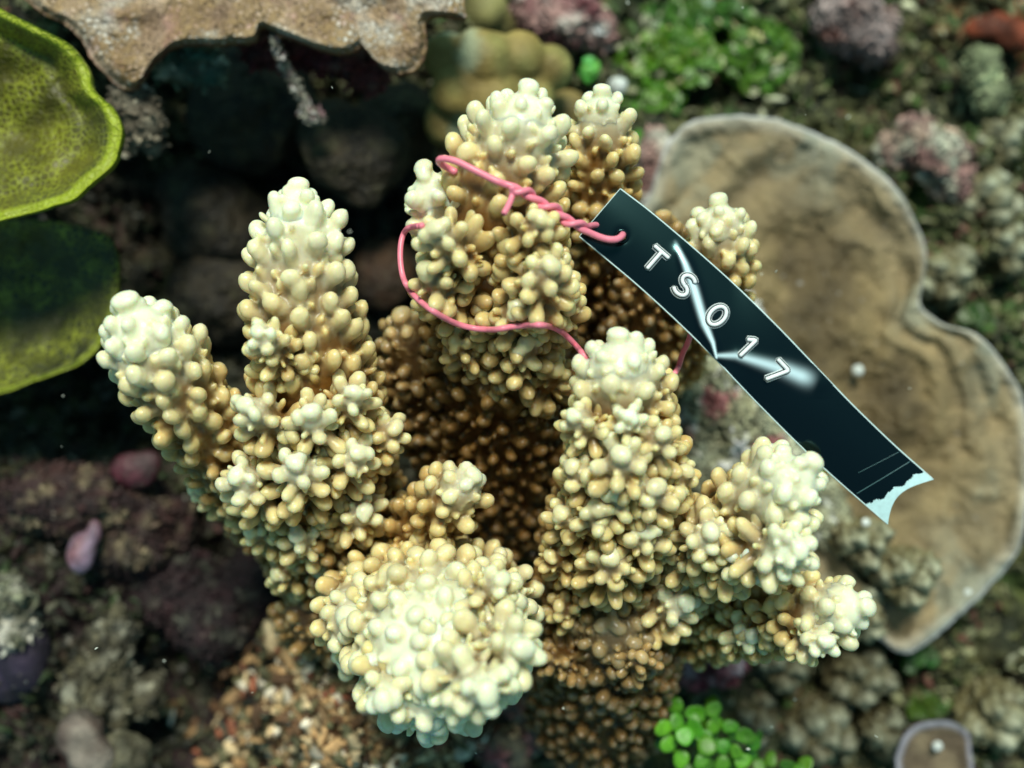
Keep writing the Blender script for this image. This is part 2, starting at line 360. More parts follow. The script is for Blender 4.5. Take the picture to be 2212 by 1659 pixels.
# name: (points tip->base (u,v,z,r), options, side branches (u,v,scale,pale))
BR = [
 ([(278, 664, 3.2, .62), (330, 760, 2.4, .98), (405, 875, 1.0, .95), (490, 990, -1.2, .9), (590, 1110, -4, 1.0), (700, 1200, -7, 1.1)], dict(pale_len=2.0, old=(4, 11)), []),
 ([(645, 410, 2.2, .36), (645, 500, 2.0, .86), (650, 620, 1.6, 1.10), (668, 760, .9, 1.35), (690, 900, -.2, 1.55), (690, 1020, -1.6, 1.9), (720, 1150, -4.2, 2.0), (790, 1270, -7, 2.0)], dict(pale_len=2.7, old=(4.5, 15)),
  [(535, 878, 1.15, .75), (672, 893, 1.1, .8), (765, 850, 1.0, .7), (852, 925, 1.0, .55), (515, 1030, 1.3, .75), (638, 1003, 1.3, .8), (772, 980, 1.1, .7), (425, 1055, 1.0, .55),
   (545, 1150, .9, .5), (645, 1158, 1.1, .65), (785, 1105, 1.1, .7), (600, 1240, .9, .45), (690, 1240, .9, .5), (560, 720, .9, .75), (640, 1330, .9, .35)]),
 ([(1018, 1032, 1.8, .42), (985, 1065, 1.2, .62), (930, 1115, -.4, .72), (860, 1190, -3.2, .8), (800, 1260, -6, .9)], dict(pale_len=1.0, tip_pale=.75, ks=.9), []),
 ([(760, 1335, 1.7, .65), (795, 1325, .4, 1.15), (850, 1290, -2.2, 1.3), (880, 1250, -5, 1.3)], dict(pale_len=1.6, tip_pale=.7, ks=1.05), []),
 ([(1075, 1305, 2.2, .7), (1040, 1305, .4, 1.2), (980, 1290, -2.4, 1.3), (920, 1260, -5, 1.3)], dict(pale_len=3.2, tip_pale=.75, ks=1.05), []),
 ([(938, 1545, 3.0, .55), (932, 1500, 2.2, 1.0), (925, 1430, .2, 1.4), (910, 1350, -3, 1.3)], dict(pale_len=4, ks=1.15), []),
 ([(965, 1435, 4.4, 1.1), (955, 1412, 3.2, 1.7), (940, 1375, 1.4, 2.05), (905, 1310, -1, 1.8), (870, 1260, -4, 1.5), (880, 1230, -7, 1.4)], dict(pale_len=3.3, ks=1.15),
  [(1125, 1400, 1.2, .9), (1080, 1255, .9, .5), (870, 1228, 1.0, .5), (755, 1430, 1.1, .75), (830, 1510, 1.1, .9), (1050, 1495, 1.2, .95)]),
 ([(1140, 198, 3.0, .38), (1125, 270, 2.7, .92), (1095, 360, 2.2, 1.22), (1080, 460, 1.7, 1.35), (1080, 600, .4, 1.55), (1085, 740, -1.6, 1.9), (1095, 880, -4.2, 2.1), (1100, 1020, -7.2, 2.1), (1090, 1120, -9.2, 2.0)], dict(pale_len=1.7, old=(4.5, 9)),
  [(945, 498, 1.2, .6), (925, 585, 1.25, .5), (1185, 575, 1.5, .55), (1115, 665, 1.2, .5), (1232, 642, 1.1, .4), (1135, 745, 1.25, .5), (1165, 475, 1.0, .5),
   (1200, 800, 1.1, .3), (985, 740, .9, .25)]),
 ([(918, 372, 2.4, .36), (940, 430, 2.0, .58), (985, 500, 1.0, .70), (1040, 600, -.6, .8)], dict(pale_len=1.6, tip_pale=1.1), []),
 ([(1300, 204, .6, .32), (1297, 290, .1, .72), (1292, 380, -.6, .82), (1285, 500, -2.2, .9), (1290, 640, -4.6, 1.0), (1240, 800, -7.5, 1.1)], dict(pale_len=1.1, ks=.88, old=(2.5, 7)), []),
 ([(1552, 442, 0, .50), (1555, 520, -.4, .78), (1545, 600, -1.6, .78), (1500, 690, -3.8, .9), (1400, 800, -7, 1.1)], dict(pale_len=1.2, tip_pale=.95, ks=.9), []),
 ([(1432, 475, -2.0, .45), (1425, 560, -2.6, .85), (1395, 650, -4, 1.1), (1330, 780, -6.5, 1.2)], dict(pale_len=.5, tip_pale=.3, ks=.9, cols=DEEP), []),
 ([(1336, 734, 3.4, .48), (1342, 800, 3.0, .86), (1348, 900, 2.0, 1.08), (1350, 1010, .8, 1.3), (1335, 1130, -.8, 1.7), (1320, 1260, -3, 1.9), (1310, 1400, -5.5, 2.0), (1250, 1450, -9, 2.0)], dict(pale_len=1.4, old=(4, 10.5)),
  [(1358, 900, .8, .9), (1342, 985, 1.2, .65), (1430, 940, 1.0, .6), (1415, 1055, 1.2, .6), (1290, 1100, 1.2, .5), (1335, 1070, 1.1, .6), (1322, 1205, 1.35, .55), (1395, 1150, 1.2, .6), (1215, 1110, 1.0, .5), (1240, 900, .9, .7),
   (1240, 1010, 1.0, .55), (1478, 1300, 1.2, .8), (1480, 1020, .9, .5), (1190, 1200, .9, .35), (1210, 1310, .9, .3)]),
 ([(1748, 1004, 3.4, .52), (1700, 1045, 3.0, .85), (1630, 1100, 1.8, .95), (1550, 1170, -.2, 1.0), (1460, 1250, -3, 1.2), (1380, 1320, -6.5, 1.4)], dict(pale_len=2.0),
  [(1722, 1188, 1.4, 1.0), (1622, 1205, 1.2, .9), (1535, 1150, 1.2, .75), (1500, 1200, 1.0, .5)]),
 ([(1864, 1312, 2.6, .42), (1800, 1318, 2.0, .68), (1720, 1330, .6, .70), (1620, 1345, -1.6, .75), (1500, 1340, -5, 1.1)], dict(pale_len=1.3), [(1625, 1370, 1.0, .8), (1785, 1385, .9, .9)]),
 ([(1325, 1350, -.4, .75), (1325, 1375, -1.8, 1.1), (1320, 1440, -4.4, 1.6), (1300, 1500, -7.2, 2.0), (1290, 1520, -9.5, 2.2)], dict(dim=.62, bulb=.6, pale_len=.8, tip_pale=.6, cols=DEEP, spacing=.95), [(1385, 1420, .9, .3), (1180, 1420, .9, .25)]),  # low trunk: colour dimmed to put its shade in
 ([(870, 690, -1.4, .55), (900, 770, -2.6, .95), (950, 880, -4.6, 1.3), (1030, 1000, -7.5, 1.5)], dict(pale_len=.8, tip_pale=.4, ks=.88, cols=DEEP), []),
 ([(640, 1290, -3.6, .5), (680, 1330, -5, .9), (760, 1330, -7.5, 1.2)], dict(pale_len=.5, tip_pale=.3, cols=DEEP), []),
]
coral_objs = []
for pts, opt, sides in BR:
    br = Branch(pts); av = []; kids = []; opt = dict(opt); opt['pale_len'] = opt['pale_len'] * 1.2
    for (u, v, sc, pale) in sides:
        z = 1.0
        for it in range(3):
            p = W(u, v, z); d = np.linalg.norm((br.A[:, :2] - p[:2]), axis=1) - br.r * .6
            k = int(np.argmin(d + .05 * np.maximum(0, br.A[:, 2].max() - br.A[:, 2]))); rr = br.r[k]; dd = np.linalg.norm(br.A[k, :2] - p[:2])
            ext = rr + 1.35 * sc; z = br.A[k, 2] + math.sqrt(max(ext * ext - dd * dd, .15))
        sc *= 1.42
        tip = W(u, v, z); root = br.A[k] + br.T[k] * .8 * sc; dr = tip - root; ln = np.linalg.norm(dr)
        st = object.__new__(Branch); n = max(12, int(ln / .1)); t = np.linspace(0, 1, n)[:, None]
        st.A = tip + (root - tip) * t + np.outer(np.sin(t[:, 0] * 3.14) * .12 * sc, br.T[k])
        st.r = np.interp(t[:, 0], [0, .25, 1], [.20 * sc, .26 * sc, .42 * sc]); st.s = np.concatenate([[0], np.cumsum(np.linalg.norm(np.diff(st.A, axis=0), axis=1))]); st.L = st.s[-1]
        st.T, st.N, st.B = frames(st.A)
        surf = br.A[k] + (tip - br.A[k]) / np.linalg.norm(tip - br.A[k]) * rr; av.append((surf, .45 * sc))
        kids.append((st, sc, max(pale, min(1, math.exp(-(br.s[k] / opt['pale_len']) ** 1.4) * 1.1)), .8 * math.exp(-(br.s[k] / opt['pale_len']) ** 1.4) * opt.get('tip_pale', 1)))
    o = grow('branch', br, colony, avoid=av, **opt); coral_objs.append(o)
    if 'org' not in o: o['org'] = colony['org']
    for st, sc, pale, fl_ in kids:
        coral_objs.append(grow('side_branch', st, o, ks=.80 * opt.get('ks', 1) * min(1.15, max(.85, sc / 1.42)), pale_len=.75 * sc, tip_pale=pale, tipname=None, cols=opt.get('cols', COLS), bulb=1.02, lmul=1.3, spacing=.84, tilt=.25, floor=fl_))
for o in coral_objs:
    if 'org' in o: del o['org']
for o in list(bpy.data.objects):
    if 'org' in o and o is not colony: del o['org']

# ------------------------------------------------------------------ the tag
TAGTOP = curve([(1340, 408, 2.3), (1398, 452, 2.45), (1450, 495, 2.6), (1520, 555, 2.8), (1592, 620, 3.0), (1680, 706, 3.3), (1767, 797, 3.55), (1842, 875, 3.8), (1930, 960, 4.0), (2016, 1036, 4.2)], 260); TAGTOP[:, 2] = 2.4 + (TAGTOP[:, 2] - 2.4) * .3
TAGBOT = curve([(1252, 511, 2.4), (1315, 563, 2.55), (1379, 617, 2.7), (1458, 689, 2.9), (1541, 770, 3.15), (1590, 822, 3.35), (1639, 873, 3.5), (1718, 952, 3.7), (1799, 1028, 3.9), (1918, 1132, 4.1)], 260); TAGBOT[:, 2] = 2.4 + (TAGBOT[:, 2] - 2.4) * .3
def tag_pt(s, t, lift=0.0):
    """s along the strip 0..1, t across 0 (lower edge) .. 1 (upper edge)"""
    a = np.array([np.interp(s, np.linspace(0, 1, 260), TAGBOT[:, k]) for k in range(3)]); b = np.array([np.interp(s, np.linspace(0, 1, 260), TAGTOP[:, k]) for k in range(3)])
    p = a + (b - a) * t; return W(p[0], p[1], p[2] + lift)
CREASE_GLARE = [np.array([(1455, 515), (1480, 570), (1500, 625), (1522, 700), (1540, 740), (1548, 772)], float), np.array([(1548, 768), (1590, 768), (1650, 785), (1700, 800), (1770, 828)], float)]
def dist_poly(p, poly):
    best = 1e9; at = 0
    for k in range(len(poly) - 1):
        a, b = poly[k], poly[k + 1]; ab = b - a; f = np.clip(((p - a) @ ab) / (ab @ ab), 0, 1); d = np.linalg.norm(p - a - ab * f)
        if d < best:
            best = d; s = np.sign(ab[0] * (p - a)[1] - ab[1] * (p - a)[0]); at = (k + f) / (len(poly) - 1)
    return best, at, s
tagroot = empty('plastic_tag', W(1640, 780, 3.0), 'glossy black plastic tag embossed T S 0 1 7, hanging from pink wire', 'tag')
NS, NT = 520, 44
ss = np.linspace(0, 1, NS); tt = np.linspace(0, 1, NT)
V = np.zeros((NS, NT, 3)); Cc = np.zeros((NS, NT, 3)); isend = np.zeros((NS, NT), bool)
hole = np.array((1343., 510.)); LIN = np.linspace(0, 1, 260)
for i, s in enumerate(ss):
    a = np.array([np.interp(s, np.linspace(0, 1, 260), TAGBOT[:, k]) for k in range(3)]); b = np.array([np.interp(s, np.linspace(0, 1, 260), TAGTOP[:, k]) for k in range(3)])
    for j, t in enumerate(tt):
        se = s * (1 - .022 * math.sin(math.pi * t)); se = se if s > .5 else s * (1 - .022 * math.sin(math.pi * t))
        a = np.array([np.interp(se, LIN, TAGBOT[:, k]) for k in range(3)]); b = np.array([np.interp(se, LIN, TAGTOP[:, k]) for k in range(3)])
        p = a + (b - a) * t; z = p[2]
        isend[i, j] = se > .958 - .003 * math.sin(t * 17) - .0015 * math.sin(t * 37 + 1) + .012 * t
        z += .06 * math.sin(math.pi * t) + (t - .5) * (-.04 + .22 * sm(.47, .62, s + .10 * (t - .5)))
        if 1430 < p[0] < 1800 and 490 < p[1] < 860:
            d, at, sg = dist_poly(p[:2], CREASE_GLARE[0]); z += .075 * math.exp(-(d / 13.) ** 2) * sm(0, .25, at); white = math.exp(-(d / (2.5 + 5.5 * math.sin(math.pi * min(1, at * .9 + .1)) ** 2)) ** 2.5) * sm(0, .12, at)
            d, at, sg = dist_poly(p[:2], CREASE_GLARE[1]); z += .06 * sm(.05, .4, at) * math.exp(-(d / (12. + 10 * at)) ** 2) * (1 - .6 * at); white = max(white, .75 * math.exp(-(d / (3.5 + 13 * at)) ** 2) * (1 - sm(.85, 1, at)))
            Cc[i, j] = np.array((.70, .93, 1.)) * white  # pale glare streaks along the creases, painted into the vertex colour
        dh = np.linalg.norm(p[:2] - hole)
        if dh < 60: z -= .07 * math.exp(-(dh / 12.) ** 2)
        V[i, j] = W(p[0], p[1], z)
# end of the strip is cut in a shallow concave curve
mb = MB()
top = V.reshape(-1, 3); bot = top - np.array((0, 0, .05))
q = gridquads(NS, NT, False)
# leave the punched hole open
keep = []
hw = W(hole[0], hole[1], 2.5)[:2]
cen = top[q].mean(1)
q = q[np.linalg.norm(cen[:, :2] - hw, axis=1) > .105]
blk = (.002, .004, .0055); em = isend.ravel()[q].all(1)
eb = MB(); eb.add(top, q[em], C=blk); eb.add(bot, q[em][:, ::-1], C=blk); q = q[~em]
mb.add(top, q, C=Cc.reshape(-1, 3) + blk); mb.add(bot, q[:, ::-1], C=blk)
tagm = bpy.data.materials.new('glossy_black_plastic'); tagm.use_nodes = True
b_ = tagm.node_tree.nodes['Principled BSDF']; tagm.node_tree.links.new(tagm.node_tree.nodes.new('ShaderNodeAttribute').outputs['Color'], b_.inputs['Base Color']); tagm.node_tree.nodes['Attribute'].attribute_name = 'tone'; b_.inputs['Specular Tint'].default_value = (.45, .95, 1, 1); b_.inputs['Roughness'].default_value = .12; b_.inputs['Specular IOR Level'].default_value = .45

def plain(name, col, rough=.4, spec=.5, sss=0):
    m = bpy.data.materials.new(name); m.use_nodes = True; nt = m.node_tree; b = nt.nodes['Principled BSDF']
    n = nt.nodes.new('ShaderNodeTexNoise'); n.inputs['Scale'].default_value = 8; g = nt.nodes.new('ShaderNodeNewGeometry'); nt.links.new(g.outputs['Position'], n.inputs['Vector'])
    mx = nt.nodes.new('ShaderNodeMix'); mx.data_type = 'RGBA'; mx.inputs[6].default_value = (*[c * .8 for c in col], 1); mx.inputs[7].default_value = (*[min(1, c * 1.15) for c in col], 1)
    nt.links.new(n.outputs[0], mx.inputs[0]); nt.links.new(mx.outputs[2], b.inputs['Base Color'])
    b.inputs['Roughness'].default_value = rough; b.inputs['Specular IOR Level'].default_value = spec
    if sss: b.inputs['Subsurface Weight'].default_value = sss; b.inputs['Subsurface Radius'].default_value = (.1, .04, .04)
    return m
pale_edge = plain('pale_cut_edge', (.55, .72, .72), .4); emb = plain('stress_whitened_plastic', (.85, .95, .97), .3)
endm = plain('pale_backing', (.52, .76, .78), .35)
tagroot['org'] = [float(x) for x in tagroot.location]
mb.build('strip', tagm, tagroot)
def ribbon_tube(pts, r, m, name, parent, seg=8, flat=1.0, nsub=None, closed=False, col=(.5, .5, .5), caps=True):
    A = np.asarray(pts, float); T = nrm(np.gradient(A, axis=0)) if not closed else nrm(np.roll(A, -1, 0) - np.roll(A, 1, 0))
    if flat != 1.0:
        Bz = np.tile(np.array([[0, 0, 1.]]), (len(A), 1)); N = nrm(np.cross(T, Bz)); Bv = np.cross(N, T) * flat
    else:
        _, N, Bv = frames(A)
    th = np.arange(seg) * 2 * math.pi / seg
    rr = np.broadcast_to(r, (len(A),))
    V = A[:, None] + rr[:, None, None] * (np.cos(th)[None, :, None] * N[:, None] + np.sin(th)[None, :, None] * Bv[:, None])
    mbx = MB(); q = gridquads(len(A), seg)
    if closed:
        k = len(A) - 1; j = np.arange(seg); j2 = (j + 1) % seg; q = np.vstack([q, np.stack([k * seg + j, k * seg + j2, j2, j], -1)])
    V = V.reshape(-1, 3); T3 = []
    if not closed and caps:
        V = np.vstack([V, A[0] - T[0] * rr[0] * .5, A[-1] + T[-1] * rr[-1] * .5]); n = len(A) * seg
        for j in range(seg): T3.append((j, n, (j + 1) % seg)); T3.append(((len(A) - 1) * seg + j, (len(A) - 1) * seg + (j + 1) % seg, n + 1))
    mbx.add(V, q, T3 if T3 else None, C=col)
    return mbx.build(name, m, parent) if name else mbx
for tv in (0.0, 1.0):
    ribbon_tube([tag_pt(s, tv, (tv - .5) * (-.04 + .22 * float(sm(.47, .62, s + .10 * (tv - .5))))) - np.array((0, 0, .02)) for s in np.linspace(0, 1, 120)], .024, pale_edge, 'edge', tagroot, 8)
ribbon_tube([tag_pt(0, t, .06 * math.sin(math.pi * t) - (t - .5) * .04) - np.array((0, 0, .02)) for t in np.linspace(0, 1, 20)], .018, pale_edge, 'edge', tagroot, 8)
eb.build('backing_end', endm, tagroot)
for s0, dt in ((.905, 0), (.935, .0)):
    w = .006 if s0 < .91 else .010
    ribbon_tube([tag_pt(s0 + .004 * t, t, .012 + .06 * math.sin(math.pi * t) + (t - .5) * .18) for t in np.linspace(.04 if s0 > .91 else .3, .97, 20)], w, plain('scored_line', (.07, .16, .17), .4), 'scored_line', tagroot, 6)
# embossed characters
def arc(cx, cy, rx, ry, a0, a1, n=18): return [(cx + rx * math.cos(R(a)), cy + ry * math.sin(R(a))) for a in np.linspace(a0, a1, n)]
GL = {'T': [[(-.42, .5), (.42, .5)], [(0, .46), (0, -.5)]],
      'S': [arc(.02, .25, .32, .25, 35, 270, 16) + arc(-.02, -.25, .34, .25, 90, -145, 16)],
      '0': [arc(0, 0, .33, .48, 0, 360, 36)[:-1]],
      '1': [[(-.24, .26), (.02, .48), (.06, .5), (.06, -.5)]],
      '7': [[(-.34, .5), (.30, .5), (.34, .46), (-.06, -.5)]]}
inner = plain('black_groove', (.010, .014, .018), .2)
def stroke(poly, closed, ctr, ax, up, H, r, lift, hgt):
    p = np.array(poly, float)
    if closed: dens = p
    else:
        L = np.concatenate([[0], np.cumsum(np.linalg.norm(np.diff(p, axis=0), axis=1))]); g = np.linspace(0, L[-1], max(8, int(L[-1] / .05)))
        dens = np.stack([np.interp(g, L, p[:, 0]), np.interp(g, L, p[:, 1])], -1)
    P3 = [ctr + ax * x * H + up * y * H + np.array((0, 0, lift)) for x, y in dens]
    return ribbon_tube(P3, r, None, None, None, 10, hgt / r, closed=closed)
for ch, tu, tv_ in (('T', 1413, 562), ('S', 1480, 616), ('0', 1547, 681), ('1', 1613, 750), ('7', 1675, 804)):
    best = 1e9
    for s_ in np.linspace(.05, .75, 141):
        a = np.array([np.interp(s_, LIN, TAGBOT[:, k]) for k in range(2)]); b = np.array([np.interp(s_, LIN, TAGTOP[:, k]) for k in range(2)])
        for t_ in np.linspace(.2, .8, 31):
            d_ = np.hypot(*(a + (b - a) * t_ - (tu, tv_)))
            if d_ < best: best, s, t = d_, s_, t_
    c0 = tag_pt(s, t, .10); ax = nrm(tag_pt(s + .02, t, .1) - tag_pt(s - .02, t, .1)); up = nrm(tag_pt(s, t + .1, .1) - tag_pt(s, t - .1, .1)); up = nrm(up - ax * (ax @ up))
    H = .56; root_ = None
    for (r, lift, hgt, m_) in ((.100, .0, .045, emb), (.082, .022, .045, inner), (.050, .05, .045, emb)):
        mbx = MB()
        for poly in GL[ch]:
            k = stroke(poly, ch == '0', c0, ax, up, H, r, lift, hgt)
            mbx.add(np.concatenate(k.v), np.concatenate(k.q), np.concatenate(k.t) if k.t else None, C=blk)
        if root_ is None:
            root_ = mbx.build('character', m_, tagroot); root_['label'] = 'embossed white character ' + ch; root_['org'] = tagroot['org']
        else: mbx.build('outline' if m_ is inner else 'raised_stroke', m_, root_)
    del root_['org']
# rim of the punched hole
hp = [W(hole[0] + 13 * math.cos(a), hole[1] + 13 * math.sin(a), 2.52) for a in np.linspace(0, 2 * math.pi, 28)[:-1]]
ribbon_tube(hp, .03, tagm, 'hole_rim', tagroot, 8, closed=True, col=blk)
del tagroot['org']

# ------------------------------------------------------------------ the pink wire
bpy.context.view_layer.update()
trees = []
for o in bpy.data.objects:
    if o.type == 'MESH' and o.name.split('.')[0] in ('branch', 'side_branch', 'branch_tip'):
        r = o
        while r.parent: r = r.parent
        if r is colony:
            n = len(o.data.vertices); a = np.empty(n * 3, np.float32); o.data.vertices.foreach_get('co', a); a = a.reshape(-1, 3) + np.array(o.matrix_world.translation)
            trees.append((BVHTree.FromPolygons([tuple(x) for x in a], [tuple(p.vertices) for p in o.data.polygons]), a[:, 0].min(), a[:, 0].max(), a[:, 1].min(), a[:, 1].max()))
def surf_z(u, v):
    o = Vector((0, 0, CAMZ)); d = (Vector(W(u, v, 0)) - o).normalized(); best = None
    for t, x0, x1, y0, y1 in trees:
        h = t.ray_cast(o, d)
        if h[0] is not None and (best is None or h[0].z > best): best = h[0].z
    return best
wire = empty('pink_wire', W(1100, 500, 2.0), 'thin pink plastic coated wire twisted round the coral and through the tag', 'wire')
wire['org'] = [float(x) for x in wire.location]
wirem = plain('pink_plastic_coat', (.97, .25, .34), .36, .5, .1)
WR = .088
def lay(pts, n, hug=True, rad=WR):
    c = curve(pts, n); z = c[:, 2].copy()
    if hug:
        for i in range(n):
            for (du, dv) in ((0, 0), (5, 5), (-5, -5)):
                h = surf_z(c[i, 0] + du, c[i, 1] + dv)
                if h is not None and h + rad * .9 > z[i] and h < z[i] + 2.2: z[i] = max(z[i], h + rad * .9)
        k = np.ones(7) / 7; zz = np.convolve(np.pad(z, 3, 'edge'), k, 'valid'); z = np.maximum(zz, z - .12)
    return np.array([W(a, b, zz) for a, b, zz in zip(c[:, 0], c[:, 1], z)])
mainw = lay([(985, 372, 2.6), (962, 360, 3.0), (948, 350, 3.3), (952, 342, 3.5), (985, 348, 3.6), (1030, 370, 3.7), (1075, 392, 3.7), (1108, 404, 3.7)], 80)
# twisted pair
ctl = curve([(1108, 404, 0), (1145, 424, 0), (1185, 447, 0), (1222, 472, 0), (1262, 496, 0)], 120)
zc = [max(3.55, 0) for _ in ctl]
hz = [surf_z(a, b) for a, b, _ in ctl]; base_z = max([h for h in hz if h is not None and h < 4.6] + [3.2]); 
A1 = []; A2 = []
for i, (u, v, _) in enumerate(ctl):
    f = i / 119; zz = (base_z + .12) * (1 - f) + 3.15 * f; ph = f * 2 * math.pi * 2.7 + 2.6
    d = nrm(ctl[min(i + 1, 119)][:2] - ctl[max(i - 1, 0)][:2]); nn = np.array((-d[1], d[0])); w = 4.; w2 = 11.5
    A1.append(W(u + nn[0] * w * math.cos(ph), v + nn[1] * w * math.cos(ph), zz + .04 * math.sin(ph)))
    A2.append(W(u - nn[0] * w2 * math.cos(ph), v - nn[1] * w2 * math.cos(ph), zz - .15 * math.sin(ph)))
A1 = np.array(A1); A2 = np.array(A2)
fin = curve([(1262, 496, 3.15), (1285, 508, 3.0), (1312, 517, 2.95), (1334, 517, 2.9), (1345, 508, 2.7), (1343, 506, 2.2)], 40)
fin = np.array([W(*p) for p in fin])
def joinp(*parts):
    p = np.vstack(parts); keep = [0]
    for i in range(1, len(p)):
        if np.linalg.norm(p[i] - p[keep[-1]]) > .03: keep.append(i)
    p = p[keep]
    L = np.concatenate([[0], np.cumsum(np.linalg.norm(np.diff(p, axis=0), axis=1))]); g = np.arange(0, L[-1], .05)
    p = np.stack([np.interp(g, L, p[:, k]) for k in range(3)], -1)
    for _ in range(6): p[1:-1] = (p[:-2] + 2 * p[1:-1] + p[2:]) / 4
    return p
ribbon_tube(joinp(mainw[:-6], A1[6:-6], fin[4:]), WR, wirem, 'strand', wire, 14)
# the other end: from behind the tag, along the twist, over and down to a cut end
back = curve([(1335, 506, 2.0), (1310, 490, 2.0), (1285, 486, 2.5), (1266, 490, 3.0)], 20); back = np.array([W(*p) for p in back])
tail = curve([(1112, 396, base_z + .2), (1104, 402, base_z + .25), (1108, 418, base_z + .1), (1100, 440, base_z + .2), (1088, 463, base_z + .35)], 40); tail = np.array([W(*p) for p in tail])
tl = joinp(back, A2[::-1][6:-6], tail[6:])
ribbon_tube(tl, WR * .9, wirem, 'strand', wire, 14)
e = tl[-1]; dd = nrm(tl[-1] - tl[-4])
ribbon_tube([e + dd * .02, e + dd * .06], .04, plain('dark_wire_core', (.10, .02, .02), .5), 'wire_core', wire, 10)
loop = lay([(925, 486, .6), (905, 488, 1.4), (880, 494, 1.7), (867, 520, 1.8), (865, 565, 1.9), (874, 608, 2.0), (900, 644, 2.0), (945, 678, 2.0), (1000, 704, 2.1), (1060, 712, 2.2), (1112, 705, 2.2), (1165, 702, 2.1), (1205, 712, 1.9), (1240, 742, 1.6), (1275, 785, .6), (1330, 850, -.2), (1400, 850, -.4), (1432, 832, -.2), (1462, 800, .2), (1474, 765, .6), (1488, 735, 1.0), (1500, 690, 1.2)], 260)
ribbon_tube(joinp(loop), WR * .88, wirem, 'loop', wire, 14)
del wire['org']

# ------------------------------------------------------------------ plates
def plate(name, ctr, outline, zf, cf, thick, m, label, cat, rings=70, nth=520, zlow=None, undercol=(.05, .015, .015), group=None, rimfn=None, jag=.0, seed=0):
    """a thin shelf of coral: ctr (u,v); outline (u,v) points; zf(t,th,P)->z; cf(P,t)->colour"""
    ol = np.array(outline, float); c = np.array(ctr, float)
    oc = curve(np.vstack([ol, ol[:1]]), 1400)[:, :2]; d = oc - c; ang = np.unwrap(np.arctan2(d[:, 1], d[:, 0]))
    L = np.concatenate([[0], np.cumsum(np.linalg.norm(np.diff(oc, axis=0), axis=1))])
    g = np.linspace(0, L[-1], nth, endpoint=False); ox = np.interp(g, L, oc[:, 0]); oy = np.interp(g, L, oc[:, 1])
    t = np.concatenate([np.linspace(0, .86, rings - 22, endpoint=False), np.linspace(.86, 1, 22)])
    U = c[0] + t[:, None] * (ox - c[0])[None]; Vv = c[1] + t[:, None] * (oy - c[1])[None]
    if jag:
        Pn = np.stack([ox / 60, oy / 60, np.zeros_like(ox)], -1); j = 1 + jag * (fbm(Pn, 2.2, 3, seed))[None] * (t[:, None] ** 4)
        U = c[0] + (U - c[0]) * j; Vv = c[1] + (Vv - c[1]) * j
    tt_ = np.repeat(t, nth); u = U.ravel(); v = Vv.ravel()
    z = zf(u, v, tt_); s = (CAMZ - z) / CAMZ
    P = np.stack([(u - 1106) * K * s, (829.5 - v) * K * s, z], -1)
    C = cf(P, tt_, u, v)
    mb = MB(); q = gridquads(len(t), nth); mb.add(P, q[:, ::-1], C=C)
    # rounded edge and underside
    n = len(t); last = P[-nth:]; cw = W(ctr[0], ctr[1], z.mean())
    inw = nrm((cw - last) * np.array((1, 1, 0)))
    rows = [last]; rc = [C[-nth:]]
    th_ = thick * (1 + .35 * vn(last, 1.5, 31 + seed))[:, None]
    under = np.array(undercol)[None] * (1 + .4 * vn(last, 3, 9))[:, None]
    for a, b, k in ((.0, .25, 0), (.0, .6, .4), (.05, .9, 1), (.12, 1.0, 1)):
        rows.append(last + inw * a - np.array((0, 0, 1.)) * th_ * b); rc.append(C[-nth:] * (1 - k) + under * k)
    rows = np.vstack(rows); rc = np.vstack(rc); mb.add(rows, gridquads(5, nth)[:, ::-1], C=rc)
    lo = P - np.array((0, 0, thick * 1.0)); lo[-nth:] = rows[-nth:]; mb.add(lo, q, C=np.tile(np.array(undercol, float), (len(lo), 1)))
    o = mb.build(name, m); recenter(o)
    return tag(o, label, cat, group)

# upper-left yellow-green plate
def zf(u, v, t):
    P = np.stack([u / 80, v / 80, 0 * u], -1); return -3.6 + 2.6 * t ** 2.2 + .30 * fbm(P, .9, 3, 4) - .25 * sm(.93, 1, t) - .35 * np.exp(-((t - .80) / .07) ** 2)
def cf(P, t, u, v):
    e = sm(.905, .945, t + .012 * fbm(P, 3, 2, 8)); C = mixc((.075, .071, .007), (.125, .115, .010), sm(-.4, .4, fbm(P, .5, 3, 6)))
    C = mixc(C, (.05, .06, .02), sm(.1, .5, fbm(P, .35, 2, 60)) * .7); return mixc(C, (.31, .37, .018), e)
plate('plate_coral', (-90, 250), [(-420, 250), (-300, -40), (-100, -50), (0, 16), (71, 53), (142, 89), (170, 117), (192, 156), (202, 195), (241, 231), (263, 277), (256, 320), (241, 359), (199, 394), (160, 430), (117, 444), (71, 458), (0, 476), (-120, 500), (-320, 440)],
      zf, cf, .45, M['green'], 'bright yellow-green plate coral with thick smooth rim, the brighter of the two green ones', 'coral', undercol=(.03, .03, .015), jag=.008)
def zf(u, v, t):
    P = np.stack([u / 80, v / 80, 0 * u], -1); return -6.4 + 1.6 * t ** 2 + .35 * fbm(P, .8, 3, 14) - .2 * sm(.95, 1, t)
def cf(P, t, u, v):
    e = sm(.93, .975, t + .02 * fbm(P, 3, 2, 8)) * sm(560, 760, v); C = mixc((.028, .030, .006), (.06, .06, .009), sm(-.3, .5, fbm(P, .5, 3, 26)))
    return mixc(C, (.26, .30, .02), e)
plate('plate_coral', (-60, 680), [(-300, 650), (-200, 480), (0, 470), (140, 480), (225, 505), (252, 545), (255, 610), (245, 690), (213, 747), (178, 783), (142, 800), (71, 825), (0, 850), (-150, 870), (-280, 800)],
      zf, cf, .35, M['green'], 'dark olive plate coral shaded below the bright yellow-green one, thin yellow lower rim', 'coral', undercol=(.02, .02, .01), jag=.008)
